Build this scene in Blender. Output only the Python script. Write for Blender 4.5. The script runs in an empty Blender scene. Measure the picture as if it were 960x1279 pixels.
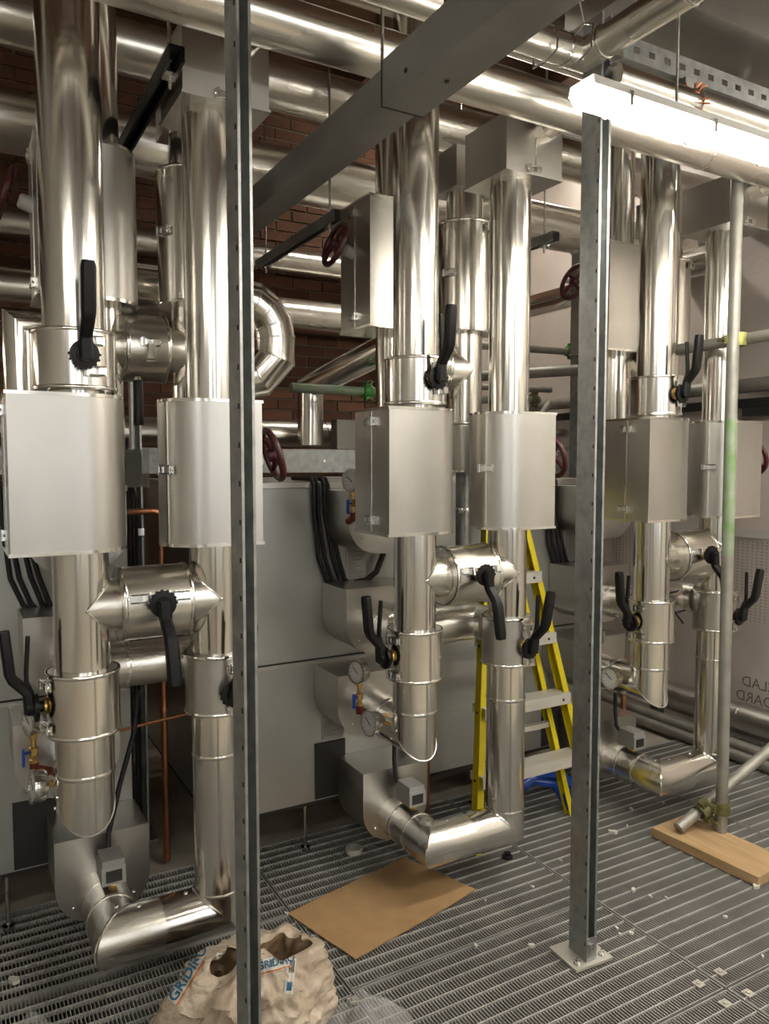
import bpy, math, random
from math import sin, cos, pi, radians, atan, sqrt, atan2
from mathutils import Vector, Matrix, noise
from mathutils.bvhtree import BVHTree

random.seed(7)
SC = bpy.context.scene
COL = SC.collection

# ------------------------------------------------------------------ camera, world, exposure
cam_d = bpy.data.cameras.new('camera')
cam_d.sensor_fit = 'VERTICAL'; cam_d.sensor_height = 36.0; cam_d.lens = 36.0 * 961 / 1279
cam_d.clip_start = 0.02; cam_d.clip_end = 100
cam = bpy.data.objects.new('camera', cam_d); COL.objects.link(cam)
cam.location = (0, 0, 1.6)
cam.rotation_euler = (radians(90) - atan(61.5 / 961), 0, radians(60.5 - 90))
SC.camera = cam
SC.view_settings.view_transform = 'Standard'; SC.view_settings.look = 'None'
SC.view_settings.gamma = 1; SC.view_settings.use_curve_mapping = False
SC.view_settings.exposure = 0.62
SC.cycles.max_bounces = 8; SC.cycles.glossy_bounces = 6; SC.cycles.diffuse_bounces = 3
SC.cycles.caustics_reflective = False; SC.cycles.caustics_refractive = False
SC.cycles.sample_clamp_indirect = 6.0
w = bpy.data.worlds.new('sky'); SC.world = w; w.use_nodes = True
w.node_tree.nodes['Background'].inputs[0].default_value = (0.92, 0.96, 1.0, 1)
w.node_tree.nodes['Background'].inputs[1].default_value = 2.0       # overcast daylight seen through the windows behind the camera

# ------------------------------------------------------------------ materials
def mat(name, col=(.5, .5, .5), metal=0.0, rough=.5, **kw):
    m = bpy.data.materials.new(name); m.use_nodes = True
    b = m.node_tree.nodes['Principled BSDF']
    b.inputs['Base Color'].default_value = (*col, 1); b.inputs['Metallic'].default_value = metal
    b.inputs['Roughness'].default_value = rough
    for k, v in kw.items(): b.inputs[k.replace('_', ' ')].default_value = v
    return m
def nodes(m): return m.node_tree.nodes, m.node_tree.links, m.node_tree.nodes['Principled BSDF']
def vary(m, c0, c1, scale=8, stretch=(1, 1, 1), rough=None, bump=0, detail=4, bscale=None, bstretch=None, lo=.3, hi=.7, dist=.01):
    """object-space noise between two real colours, roughness range and fine relief"""
    n, l, b = nodes(m)
    tc = n.new('ShaderNodeTexCoord'); mp = n.new('ShaderNodeMapping'); l.new(tc.outputs['Object'], mp.inputs[0])
    mp.inputs['Scale'].default_value = stretch
    t = n.new('ShaderNodeTexNoise'); t.inputs['Scale'].default_value = scale; t.inputs['Detail'].default_value = detail
    l.new(mp.outputs[0], t.inputs[0])
    r = n.new('ShaderNodeValToRGB'); r.color_ramp.elements[0].position = lo; r.color_ramp.elements[1].position = hi
    r.color_ramp.elements[0].color = (*c0, 1); r.color_ramp.elements[1].color = (*c1, 1)
    l.new(t.outputs[0], r.inputs[0]); l.new(r.outputs[0], b.inputs['Base Color'])
    if rough:
        q = n.new('ShaderNodeMapRange'); q.inputs[3].default_value = rough[0]; q.inputs[4].default_value = rough[1]
        l.new(t.outputs[0], q.inputs[0]); l.new(q.outputs[0], b.inputs['Roughness'])
    if bump:
        t2 = n.new('ShaderNodeTexNoise'); t2.inputs['Scale'].default_value = bscale or scale; t2.inputs['Detail'].default_value = 3
        mp2 = n.new('ShaderNodeMapping'); mp2.inputs['Scale'].default_value = bstretch or stretch
        l.new(tc.outputs['Object'], mp2.inputs[0]); l.new(mp2.outputs[0], t2.inputs[0])
        bp = n.new('ShaderNodeBump'); bp.inputs['Strength'].default_value = bump; bp.inputs['Distance'].default_value = dist
        l.new(t2.outputs[0], bp.inputs['Height']); l.new(bp.outputs[0], b.inputs['Normal'])
    return m
M = {}
M['clad'] = vary(mat('polished_cladding', metal=1), (.76, .735, .685), (.84, .815, .765), 5, (1, 1, .25), (.13, .22), .07, bscale=7, bstretch=(1, 1, .10), dist=.004)
M['cladh'] = vary(mat('polished_cladding_lengthwise', metal=1), (.78, .75, .69), (.86, .83, .77), 5, (.25, 1, 1), (.22, .33), .06, bscale=7, bstretch=(.10, 1, 1), dist=.004)
M['box'] = vary(mat('satin_cladding', metal=1), (.52, .505, .475), (.60, .58, .545), 6, (1, 1, .5), (.30, .42), .05, bscale=9, dist=.004)
M['galv'] = vary(mat('galvanised_steel', metal=.85), (.30, .315, .315), (.46, .475, .47), 26, (1, 1, 1), (.36, .55), .06, bscale=60)
M['grate'] = vary(mat('galvanised_grating', metal=.35), (.54, .54, .515), (.70, .69, .66), 6, (1, 1, 1), (.42, .62))
M['gslat'] = vary(mat('dull_galvanised_slat', metal=.35), (.40, .40, .385), (.52, .52, .50), 6, (1, 1, 1), (.5, .68))
M['boiler'] = vary(mat('boiler_casing', metal=.65), (.43, .44, .425), (.50, .51, .49), 3, (1, 1, 1), (.32, .42), .04, bscale=3)
M['beam'] = vary(mat('beam_grey', metal=.4), (.27, .27, .26), (.32, .32, .31), 10, (1, 1, 1), (.40, .5))
M['dark'] = mat('dark_steel', (.035, .035, .035), .3, .5)
M['black'] = mat('black_plastic', (.007, .007, .0075), 0, .42, Specular_IOR_Level=.3)
M['rubber'] = mat('black_rubber', (.014, .014, .015), 0, .6)
M['zinc'] = mat('zinc_plated', (.72, .72, .70), 1, .2)
M['red'] = mat('maroon_cast_iron', (.070, .012, .017), 0, .38)
M['redel'] = mat('red_brass_elbow', (.20, .035, .02), .3, .4)
M['brass'] = mat('brass', (.72, .48, .18), 1, .28)
M['copper'] = vary(mat('copper', metal=1), (.42, .18, .09), (.58, .27, .15), 14, (1, 1, .4), (.25, .42))
M['blue'] = mat('blue_plastic', (.02, .10, .55), 0, .35)
M['yellow'] = vary(mat('yellow_fibreglass'), (.80, .64, .012), (.88, .72, .03), 20, (1, 1, .1), (.3, .45))
M['alu'] = vary(mat('mill_aluminium', metal=.45), (.66, .63, .57), (.78, .75, .69), 25, (.2, 1, 1), (.4, .55))
M['white'] = mat('white_plastic', (.72, .72, .70), 0, .4)
M['dial'] = mat('dial_face', (.80, .80, .78), 0, .4)
M['grey'] = mat('grey_plastic', (.42, .42, .41), 0, .45)
M['paper'] = mat('label_paper', (.66, .65, .62), 0, .6)
M['ink'] = mat('grey_ink', (.13, .13, .13), 0, .6)
M['inkfaint'] = mat('faint_ink', (.20, .185, .17), 0, .6)
M['card'] = vary(mat('hardboard_brown'), (.49, .305, .145), (.56, .36, .18), 14, (1, 1, 1), (.6, .75), .05, bscale=200)
M['wood'] = vary(mat('scaffold_board'), (.50, .32, .16), (.66, .46, .26), 6, (6, .6, 3), (.55, .7), .08, bscale=20)
M['timber'] = vary(mat('roof_timber'), (.10, .055, .03), (.17, .09, .045), 4, (.4, 6, 3), (.55, .7))
M['mortar'] = vary(mat('mortar'), (.16, .13, .10), (.24, .20, .16), 20)
M['concrete'] = vary(mat('dusty_concrete'), (.34, .305, .25), (.52, .475, .40), 5, (1, 1, 1), (.8, .95), .3, bscale=30)
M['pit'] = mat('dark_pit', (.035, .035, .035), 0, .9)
M['plaster'] = vary(mat('painted_plaster'), (.66, .65, .62), (.72, .71, .68), 3)
M['scaf'] = vary(mat('scaffold_tube', metal=.6), (.30, .29, .26), (.44, .43, .39), 9, (1, 1, 1), (.42, .6), .06, bscale=40)
M['scafg'] = vary(mat('green_painted_tube', metal=.1), (.22, .36, .16), (.40, .44, .36), 11, (1, 1, 1), (.45, .6), lo=.4, hi=.66)
M['coup'] = vary(mat('yellowed_coupler', metal=.4), (.30, .31, .06), (.52, .50, .22), 40, (1, 1, 1), (.4, .55))
M['coupd'] = vary(mat('weathered_coupler', metal=.4), (.12, .12, .05), (.24, .23, .11), 40, (1, 1, 1), (.45, .6))
M['coupg'] = mat('green_coupler', (.07, .30, .05), .1, .45)
M['cream'] = mat('cream_case', (.52, .50, .44), 0, .5)
M['brick'] = vary(mat('red_brick'), (.135, .058, .032), (.235, .108, .06), 3, (1, 1, 1), (.8, .9), .25, bscale=60)
n, l, b = nodes(M['brick'])      # every brick a little different
oi = n.new('ShaderNodeObjectInfo'); hv = n.new('ShaderNodeHueSaturation'); mr = n.new('ShaderNodeMapRange')
mr.inputs[3].default_value = .65; mr.inputs[4].default_value = 1.3
src = b.inputs['Base Color'].links[0].from_socket
l.new(oi.outputs['Random'], mr.inputs[0]); l.new(mr.outputs[0], hv.inputs['Value']); l.new(src, hv.inputs['Color']); l.new(hv.outputs[0], b.inputs['Base Color'])
M['membrane'] = vary(mat('protective_sheeting'), (.70, .615, .555), (.78, .695, .635), 3, (1, 1, 1), (.24, .4), .2, bscale=5, dist=.05)
M['tape'] = mat('pale_tape', (.70, .66, .62), 0, .4)
M['bag'] = vary(mat('brown_polythene'), (.50, .40, .30), (.64, .54, .43), 7, (1, 1, 1), (.24, .42), .6, bscale=18, dist=.02)
M['bagin'] = mat('bag_inside', (.17, .11, .06), 0, .7)
M['film'] = mat('clear_polythene', (.86, .87, .88), 0, .12, Transmission_Weight=.0, Alpha=.26)
M['logo'] = mat('blue_print', (.02, .14, .26), 0, .5)
M['logow'] = mat('white_print', (.75, .73, .68), 0, .5)
M['orange'] = mat('orange_print', (.62, .20, .05), 0, .5)
M['rubble'] = mat('pale_debris', (.78, .76, .70), 0, .7)
M['glass'] = mat('window_glass', (1, 1, 1), 0, .02, Transmission_Weight=1.0, IOR=1.02)
M['clear'] = mat('clear_plastic', (.8, .8, .78), 0, .15, Alpha=.35)
def emis(name, col, s):
    m = mat(name, (.9, .9, .9), 0, .4); b = m.node_tree.nodes['Principled BSDF']
    b.inputs['Emission Color'].default_value = (*col, 1); b.inputs['Emission Strength'].default_value = s; return m
M['led'] = emis('led_diffuser', (1, .935, .81), 33)
M['led2'] = emis('led_diffuser_added', (1, .86, .68), 16)  # weaker warm glow for the lamp added at the brick wall

# ------------------------------------------------------------------ mesh builder
def frame(o, zx, ux=None):
    """matrix with local z along zx, local x near ux, at o"""
    z = Vector(zx).normalized(); u = Vector(ux) if ux is not None else (Vector((0, 0, 1)) if abs(z.z) < .9 else Vector((1, 0, 0)))
    x = (u - z * u.dot(z)).normalized(); y = z.cross(x)
    m = Matrix.Identity(4)
    for i in range(3): m[i][0], m[i][1], m[i][2], m[i][3] = x[i], y[i], z[i], o[i]
    return m
class MB:
    def __init__(s, root=None):
        s.v = []; s.f = []; s.B = Matrix.Translation(-Vector(root.location)) if root is not None else Matrix.Identity(4); s.X = s.B
    def at(s, m=None): s.X = s.B @ m if m is not None else s.B; return s
    def add(s, vs, fs):
        b = len(s.v); s.v += [tuple(s.X @ Vector(p)) for p in vs]; s.f += [tuple(b + i for i in f) for f in fs]; return s
    def box(s, c, d, rz=0):
        hx, hy, hz = d[0] / 2, d[1] / 2, d[2] / 2; ca, sa = cos(rz), sin(rz); vs = []
        for x in (-hx, hx):
            for y in (-hy, hy):
                for z in (-hz, hz): vs.append((c[0] + x * ca - y * sa, c[1] + x * sa + y * ca, c[2] + z))
        return s.add(vs, [(0, 1, 3, 2), (4, 6, 7, 5), (0, 4, 5, 1), (2, 3, 7, 6), (0, 2, 6, 4), (1, 5, 7, 3)])
    def bb(s, x0, x1, y0, y1, z0, z1): return s.box(((x0 + x1) / 2, (y0 + y1) / 2, (z0 + z1) / 2), (x1 - x0, y1 - y0, z1 - z0))
    def sweep(s, path, r, n=40, caps=True, closed=False, r2=None, phase=0.0):
        """round tube along a polyline, mitred at every corner"""
        P = [Vector(p) for p in path]; N = len(P)
        t0 = (P[1] - P[0]).normalized(); u = Vector((0, 0, 1)) if abs(t0.z) < .9 else Vector((1, 0, 0))
        x = (u - t0 * u.dot(t0)).normalized(); y = t0.cross(x); rings = []
        rr = [r] * N if r2 is None else [r + (r2 - r) * i / (N - 1) for i in range(N)]
        d = t0
        for i in range(N):
            if i == 0: d = t0; nn = t0
            elif i == N - 1: nn = d
            else:
                d2 = (P[i + 1] - P[i]).normalized(); nn = (d + d2).normalized()
            ring = []
            for k in range(n):
                a = 2 * pi * k / n + phase; q = x * cos(a) * rr[i] + y * sin(a) * rr[i]
                if 0 < i < N - 1: q = q - d * (q.dot(nn) / max(.15, d.dot(nn)))
                ring.append(P[i] + q)
            rings.append(ring)
            if 0 < i < N - 1:
                rot = d.rotation_difference(d2); x = rot @ x; y = rot @ y; d = d2
        vs = [p for ring in rings for p in ring]; fs = []
        for i in range(N - 1):
            for k in range(n):
                k2 = (k + 1) % n; fs.append((i * n + k, i * n + k2, (i + 1) * n + k2, (i + 1) * n + k))
        if caps: fs.append(tuple(range(n - 1, -1, -1))); fs.append(tuple((N - 1) * n + k for k in range(n)))
        return s.add(vs, fs)
    def tube(s, a, b, r, n=24, r2=None): return s.sweep([a, b], r, n, r2=r2)
    def lathe(s, prof, n=40, close=False):
        vs = []; fs = []; m = len(prof)
        for r, z in prof:
            for k in range(n): a = 2 * pi * k / n; vs.append((r * cos(a), r * sin(a), z))
        for i in range(m - 1):
            for k in range(n): k2 = (k + 1) % n; fs.append((i * n + k, i * n + k2, (i + 1) * n + k2, (i + 1) * n + k))
        if close:
            for k in range(n): k2 = (k + 1) % n; fs.append(((m - 1) * n + k, (m - 1) * n + k2, k2, k))
        else:
            if prof[0][0] > 1e-6: fs.append(tuple(range(n - 1, -1, -1)))
            if prof[-1][0] > 1e-6: fs.append(tuple((m - 1) * n + k for k in range(n)))
        return s.add(vs, fs)
    def torus(s, R, r, n=40, k=8, zs=1):
        return s.lathe([(R + r * cos(2 * pi * i / k), zs * r * sin(2 * pi * i / k)) for i in range(k)], n, True)
    def prism(s, poly, z0, z1):
        n = len(poly); vs = [(p[0], p[1], z0) for p in poly] + [(p[0], p[1], z1) for p in poly]
        return s.add(vs, [tuple(range(n - 1, -1, -1)), tuple(range(n, 2 * n))] + [(i, (i + 1) % n, n + (i + 1) % n, n + i) for i in range(n)])
    def bar(s, pts, wd, th):
        """flat bar: pts = (along, out) in local x/z, width along local y; wd a number or list"""
        n = len(pts); W = wd if isinstance(wd, (list, tuple)) else [wd] * n; vs = []; fs = []
        for i, (a, o) in enumerate(pts):
            p = pts[max(0, i - 1)]; q = pts[min(n - 1, i + 1)]; dx, dz = q[0] - p[0], q[1] - p[1]; L = sqrt(dx * dx + dz * dz); nx, nz = -dz / L, dx / L
            hw, ht = W[i] / 2, th / 2; c = ht * .45
            for sy, st in ((-hw, -ht + c), (-hw, ht - c), (-hw + c, ht), (hw - c, ht), (hw, ht - c), (hw, -ht + c), (hw - c, -ht), (-hw + c, -ht)):
                vs.append((a + nx * st, sy, o + nz * st))
        for i in range(n - 1):
            b, c = 8 * i, 8 * i + 8
            fs += [(b + k, b + (k + 1) % 8, c + (k + 1) % 8, c + k) for k in range(8)]
        fs += [tuple(range(7, -1, -1)), tuple(8 * n - 8 + k for k in range(8))]
        return s.add(vs, fs)
    def mesh(s, name, m, ang=30):
        me = bpy.data.meshes.new(name); me.from_pydata(s.v, [], s.f); me.materials.append(m)
        me.polygons.foreach_set('use_smooth', [True] * len(me.polygons))
        import bmesh
        bm = bmesh.new(); bm.from_mesh(me); bmesh.ops.recalc_face_normals(bm, faces=bm.faces); bm.to_mesh(me); bm.free()
        me.set_sharp_from_angle(angle=radians(ang)); me.update(); return me
    def build(s, name, m, parent=None, ang=30, label=None):
        o = bpy.data.objects.new(name, s.mesh(name, m if not isinstance(m, str) else M[m], ang)); COL.objects.link(o)
        if parent is not None: o.parent = parent
        if label: o['label'] = label
        return o
def thing(name, label, cat, loc=(0, 0, 0), group=None, rz=0):
    o = bpy.data.objects.new(name, None); COL.objects.link(o); o.location = loc; o.rotation_euler.z = rz; o.empty_display_size = .05
    o['label'] = label; o['category'] = cat
    if group: o['group'] = group
    return o
def tag(o, label, cat, group=None):
    o['label'] = label; o['category'] = cat
    if group: o['group'] = group
    return o
def struct(o): o['kind'] = 'structure'; return o
def copy_tree(o, parent=None):
    c = o.copy(); COL.objects.link(c)
    if parent is not None: c.parent = parent
    for ch in list(o.children): copy_tree(ch, c)
    return c

# ------------------------------------------------------------------ the room shell
FX0, FX1, FY0, FY1 = -1.0, 4.0, 0.45, 2.97        # extent of the grating floor
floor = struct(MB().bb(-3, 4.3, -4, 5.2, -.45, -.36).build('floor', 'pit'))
ledge = MB().bb(-3, 4.2, FY1 + .02, 5.1, -.36, -.012).build('concrete_slab', 'concrete', floor)
MB().bb(-3, FX0 - .01, -4, FY1, -.06, -.012).build('concrete_slab', 'concrete', floor)
MB().bb(FX0, 4.1, -4, FY0 - .01, -.06, -.012).build('concrete_slab', 'concrete', floor)
def panel(x0, x1, y0, y1):
    g = .004; x0 += g; x1 -= g; y0 += g; y1 -= g
    m = MB(); t = .0035
    m.bb(x0, x1, y0, y0 + t, -.03, .001).bb(x0, x1, y1 - t, y1, -.03, .001).bb(x0, x0 + t, y0 + t, y1 - t, -.03, .001).bb(x1 - t, x1, y0 + t, y1 - t, -.03, .001)
    p = m.build('grating_panel', 'gslat', floor)
    s = MB(); nx = int(round((x1 - x0) / .0112)); ny = int(round((y1 - y0) / .052))
    for i in range(1, nx): x = x0 + (x1 - x0) * i / nx; s.bb(x - .0013, x + .0013, y0 + t, y1 - t, -.03, -.002)
    o = s.build('bearing_bars', 'gslat', p); o['kind'] = 'stuff'; s = MB()
    for j in range(1, ny): y = y0 + (y1 - y0) * j / ny; s.bb(x0 + t, x1 - t, y - .0018, y + .0018, -.014, .0005)
    o = s.build('cross_bars', 'grate', p); o['kind'] = 'stuff'
    return p
def panels(xs, ys):
    return [panel(xs[i], xs[i + 1], ys[j], ys[j + 1]) for i in range(len(xs) - 1) for j in range(len(ys) - 1)]
panels([-1.0, .012, 1.012], [.45, 1.45, 2.46, 2.97]); panels([1.012, 2.012], [.45, 1.445, 2.0, 2.97])
panels([2.012, 3.01], [.45, 1.445, 2.97]); panels([3.01, 4.0], [.45, 1.445, 2.97])
for x, y in [(1.955, 1.497), (2.06, 1.50), (1.95, 1.40), (2.05, 1.395), (2.98, 1.49), (1.0, 1.955)]:
    c = MB().bb(x - .015, x + .015, y - .015, y + .015, .0012, .005)
    c.at(Matrix.Translation((x, y, .005))).lathe([(.007, 0), (.007, .004), (.003, .005)], 10)
    c.build('grating_clip', 'alu', floor)
for y in (1.445, 2.0):
    MB().bb(-1, 4.0, y - .03, y + .03, -.36, -.032).build('support_beam', 'dark', floor)
# back brick wall
YB = 5.0
wb = struct(MB().bb(-3, 4.3, YB + .012, YB + .25, -.4, 4.2).build('wall_back', 'mortar'))
BL, BH = .215, .065
bm_ = MB().bb(-BL / 2, BL / 2, 0, .10, -BH / 2, BH / 2)
brick_me = bm_.mesh('brick', M['brick'])
rest = MB(); cells = []
for row in range(54):
    z = .04 + row * .0755
    for c in range(24):
        x = -1.3 + c * .2265 + (row % 2) * .113
        if x < 4.1: cells.append((x, z))
def bscore(c):
    x, z = c
    return 0 if (.0 < x < 3.0 and 1.35 < z < 2.95) else 1
cells.sort(key=lambda c: (bscore(c), abs(c[1] - 2.1) + abs(c[0] - 1.3) * .5))
for i, (x, z) in enumerate(cells):
    dy = random.uniform(-.006, .004); jx = random.uniform(-.003, .003)
    if i < 300:
        o = bpy.data.objects.new('brick', brick_me); COL.objects.link(o); o.parent = wb; o.location = (x + jx, YB + dy, z); o.rotation_euler.y = random.uniform(-.008, .008)
    else: rest.bb(x + jx - BL / 2, x + jx + BL / 2, YB + dy, YB + dy + .1, z - BH / 2, z + BH / 2)
rest.build('brickwork', 'brick', wb)['kind'] = 'stuff'
# other walls and ceiling
wl = struct(MB().bb(-3.2, -3, -4, 5.2, -.4, 4.2).build('wall_left', 'plaster'))
wr = struct(MB().bb(4.02, 4.2, -4, 5.2, -.4, 4.2).build('wall_right', 'plaster'))
WX = [(-2.2, -1.1), (.1, .8), (1.9, 3.0)]; WZ0, WZ1 = .9, 3.5
f = MB()
f.bb(-3, 4.2, -4.2, -4, -.4, WZ0).bb(-3, 4.2, -4.2, -4, WZ1, 4.2)
px = -3
for a, b_ in WX: f.bb(px, a, -4.2, -4, WZ0, WZ1); px = b_
f.bb(px, 4.2, -4.2, -4, WZ0, WZ1)
wf = struct(f.build('wall_front', 'plaster'))
for i, (a, b_) in enumerate(WX):
    wn = MB()
    for x in (a, (a + b_) / 2, b_): wn.bb(x - .03, x + .03, -4.13, -4.07, WZ0, WZ1)
    for z in (WZ0 + .03, (WZ0 + WZ1) / 2, WZ1 - .03): wn.bb(a, b_, -4.13, -4.07, z - .03, z + .03)
    wo = struct(wn.build('window_%d' % (i + 1), 'white'))
    MB().bb(a, b_, -4.103, -4.097, WZ0, WZ1).build('pane', 'glass', wo)
ce = struct(MB().bb(-3.2, 4.2, -4.2, 5.2, 4.2, 4.3).build('ceiling', 'timber'))
for x in (-2, -.9, .2, 1.3, 2.4, 3.5): MB().bb(x - .05, x + .05, -4, 5, 4.0, 4.2).build('joist', 'timber', ce)

# ------------------------------------------------------------------ pieces shared by the pipework
def ring(m, c, ax, r, wd=.006, h=.003, n=40):
    """raised bead round a pipe"""
    m.at(frame(c, ax)).lathe([(r - .004, -wd), (r + h * .6, -wd), (r + h, -wd * .3), (r + h, wd * .3), (r + h * .6, wd), (r - .004, wd)], n, True); m.at(); return m
def latch(root, par, pos, nrm, up):
    F_ = frame(pos, nrm, up) @ Matrix.Scale(1.25, 4); m = MB(root); m.at(F_)
    m.box((0, 0, .002), (.05, .020, .004)).box((.013, 0, .007), (.018, .014, .010)).box((-.016, 0, .006), (.014, .022, .008))
    m.tube((.02, -.009, .008), (-.018, -.009, .010), .002, 6).tube((.02, .009, .008), (-.018, .009, .010), .002, 6)
    m.tube((-.018, -.012, .010), (-.018, .012, .010), .0025, 6)
    for x in (-.021, .021): m.at(F_ @ Matrix.Translation((x, 0, .004))).lathe([(.004, 0), (.004, .004), (.002, .005)], 8)
    return m.build('latch', 'zinc', par)
def lever(root, par, pos, nrm, up, L=.225, trig=True, flare=.045):
    """black squeeze lever with its notched index plate; par is the jacket thing"""
    F = frame(pos, nrm, up); m = MB(root); m.at(F)
    m.bar([(-.014, .044), (.03, .046), (.045, .049), (.085, .040 + flare), (.10, .046 + flare), (L - .015, .056 + flare), (L, .057 + flare)], [.036, .036, .032, .034, .037, .037, .030], .028)
    if trig: m.bar([(.04, .036), (.075, .050), (.10, .050), (L - .02, .034 + flare * .2)], [.018, .017, .017, .015], .011)
    o = m.build('lever_handle', 'black', par)
    h = MB(root); h.at(F); h.lathe([(.016, -.004), (.016, .02), (.037, .022), (.037, .034), (.022, .036), (.022, .05), (0, .05)], 28)
    for k in range(9):
        a = pi * (k / 8) - pi / 2 + pi; h.at(F @ Matrix.Rotation(a, 4, 'Z') @ Matrix.Translation((.038, 0, .028))).box((0, 0, 0), (.006, .006, .011))
    h.build('hub', 'black', o)
    q = MB(root); q.at(F @ Matrix.Translation((0, 0, .05))).lathe([(.006, 0), (.006, .006), (.003, .008), (0, .008)], 8)
    q.build('bolt', 'zinc', o)
    q = MB(root); q.at(F).lathe([(.020, .0), (.024, .002), (.024, .008), (.020, .010)], 20); q.build('washer', 'brass', o)
    return o
def jacket(x, y, z0, z1, r, rp, label, group, mt='clad', lev=None, latches=(), name='valve_jacket', cat='valve cover'):
    t = thing(name, label, cat, (x, y, z0), group)
    MB(t).at(Matrix.Translation((x, y, 0))).lathe([(rp - .001, z0), (r, z0), (r, z1), (rp - .001, z1)], 56, True).build('shell', mt, t)
    for z in (z0 + .005, z1 - .005): ring(MB(t), (x, y, z), (0, 0, 1), r, .005, .004, 56).build('rim', 'clad', t)
    m = MB(t)
    for a, z in latches: latch(t, t, (x + (r + .001) * cos(a), y + (r + .001) * sin(a), z), (cos(a), sin(a), 0), (-sin(a), cos(a), 0))
    if lev: a, z, up, L = lev; lever(t, t, (x + r * cos(a), y + r * sin(a), z), (cos(a), sin(a), 0), up, L)
    return t
def hwheel(root, par, c, nrm, R=.078, stem=.09):
    F = frame(c, nrm)
    o = MB(root).at(F).torus(R, .0105, 36, 10).build('handwheel', 'red', par)
    h = MB(root); h.at(F); h.lathe([(.019, -.016), (.023, 0), (.019, .014), (0, .016)], 16)
    h.build('hub', 'red', o)
    for k in range(4):
        a = pi / 4 + k * pi / 2; s = MB(root); s.at(F).sweep([(cos(a) * .015, sin(a) * .015, .002), (cos(a) * .045, sin(a) * .045, .006), (cos(a) * (R - .004), sin(a) * (R - .004), 0)], .0085, 8); s.build('spoke', 'red', o)
    MB(root).at(F).lathe([(.012, -stem), (.012, -.04), (.0, -.039)], 12).build('stem', 'zinc', o)
    MB(root).at(F).lathe([(.0, -stem), (.024, -stem + .001), (.024, -.045), (.017, -.038), (0, -.038)], 18).build('collar', 'white', o)
    return o
def arc(cx, cy, r, a0, a1, n): return [(cx + r * cos(radians(a0 + (a1 - a0) * i / n)), cy + r * sin(radians(a0 + (a1 - a0) * i / n))) for i in range(n + 1)]
def valve_box(x, y, z0, z1, flat, label, group, mt='box', wheel=None):
    """box cover with one square end and one rounded end; flat = -1 square end towards -x, +1 towards +x"""
    t = thing('valve_box', label, 'valve cover', (x, y, z0), group)
    if flat < 0: poly = [(-.185, -.14)] + arc(0, -.02, .12, -90, 90, 14) + [(-.185, .10)]
    else: poly = [(.108, -.14), (.108, .10)] + arc(-.045, -.02, .12, 90, 270, 14)
    P = [(x + a, y + b) for a, b in poly]; cx = sum(p[0] for p in P) / len(P); cy = sum(p[1] for p in P) / len(P)
    MB(t).prism(P, z0 + .004, z1 - .004).build('shell', mt, t)
    Q = [(cx + (p[0] - cx) * 1.022, cy + (p[1] - cy) * 1.022) for p in P]
    MB(t).prism(Q, z0, z0 + .009).build('rim', 'clad', t); MB(t).prism(Q, z1 - .009, z1).build('rim', 'clad', t)
    if flat < 0:
        MB(t).bb(x - .1865, x - .184, y - .02, y - .014, z0 + .01, z1 - .01).build('seam', 'clad', t)
        for z in (z0 + .05, z1 - .045): latch(t, t, (x - .1855, y - .017, z), (-1, 0, 0), (0, 1, 0))
        if wheel is not None: hwheel(t, t, (x - .185 - .075, y, wheel), (-1, 0, .32))
    else:
        a = radians(205); p = (x - .045 + .121 * cos(a), y - .02 + .121 * sin(a))
        MB(t).box((p[0], p[1], (z0 + z1) / 2), (.003, .006, z1 - z0 - .02), a).build('seam', 'clad', t)
        for z in ((z0 + z1) / 2 + .01,): latch(t, t, (p[0], p[1], z), (cos(a), sin(a), 0), (-sin(a), cos(a), 0))
        if wheel is not None: hwheel(t, t, (x + .108 + .072, y - .04, wheel), (1, -.1, .32))
    return t
def gauge(root, par, c, nrm, R=.042, name='dial'):
    F = frame(c, nrm, (0, 0, 1))
    o = MB(root).at(F).lathe([(0, -.020), (R * .9, -.020), (R, -.012), (R, .010), (R * 1.06, .012), (R * 1.06, .018), (R * .92, .018), (R * .92, .012)], 32).build(name, 'zinc', par)
    MB(root).at(F).lathe([(R * .92, .012), (R * .92, .0135), (0, .0135)], 32).build('dial_face', 'dial', o)
    k = MB(root)
    for i in range(11):
        a = radians(-45 + 27 * i + 180 - 90); k.at(F @ Matrix.Rotation(a, 4, 'Z') @ Matrix.Translation((R * .76, 0, .0142))).box((0, 0, 0), (R * .18, R * .035, .0006))
    k.build('tick_marks', 'ink', o)
    k = MB(root); k.at(F @ Matrix.Rotation(radians(-35), 4, 'Z') @ Matrix.Translation((0, R * .2, .0155))).box((0, 0, 0), (R * .06, R * .9, .001))
    k.build('needle', 'black', o)
    return o
def gauge_set(name, label, base, top, into, nrm, group):
    """dial on a brass cock with blue handle and red elbow; base = elbow corner, into = where it meets the pipe"""
    b = Vector(base); t = thing(name, label, 'gauge', into, group)
    MB(t).sweep([Vector(into), b, b + Vector((0, 0, .022))], .0135, 14).build('elbow', 'redel', t)
    s = MB(t); z0 = b.z + .02; z1 = top - .045
    s.at(Matrix.Translation((b.x, b.y, 0))).lathe([(.0135, z0), (.0135, z0 + .01), (.009, z0 + .012), (.009, z0 + .022), (.014, z0 + .026), (.014, z0 + .046), (.008, z0 + .05), (.008, z1 - .012), (.012, z1 - .01), (.012, z1 + .004), (0, z1 + .006)], 12)
    s.build('cock', 'brass', t)
    h = MB(t); h.at(Matrix.Translation((b.x, b.y, z0 + .036))).tube((-.012, -.006, 0), (-.026, -.012, 0), .004, 8).box((-.030, -.014, -.012), (.008, .012, .052)); h.build('cock_handle', 'blue', t)
    gauge(t, t, (b.x, b.y, top), nrm)
    return t
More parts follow.
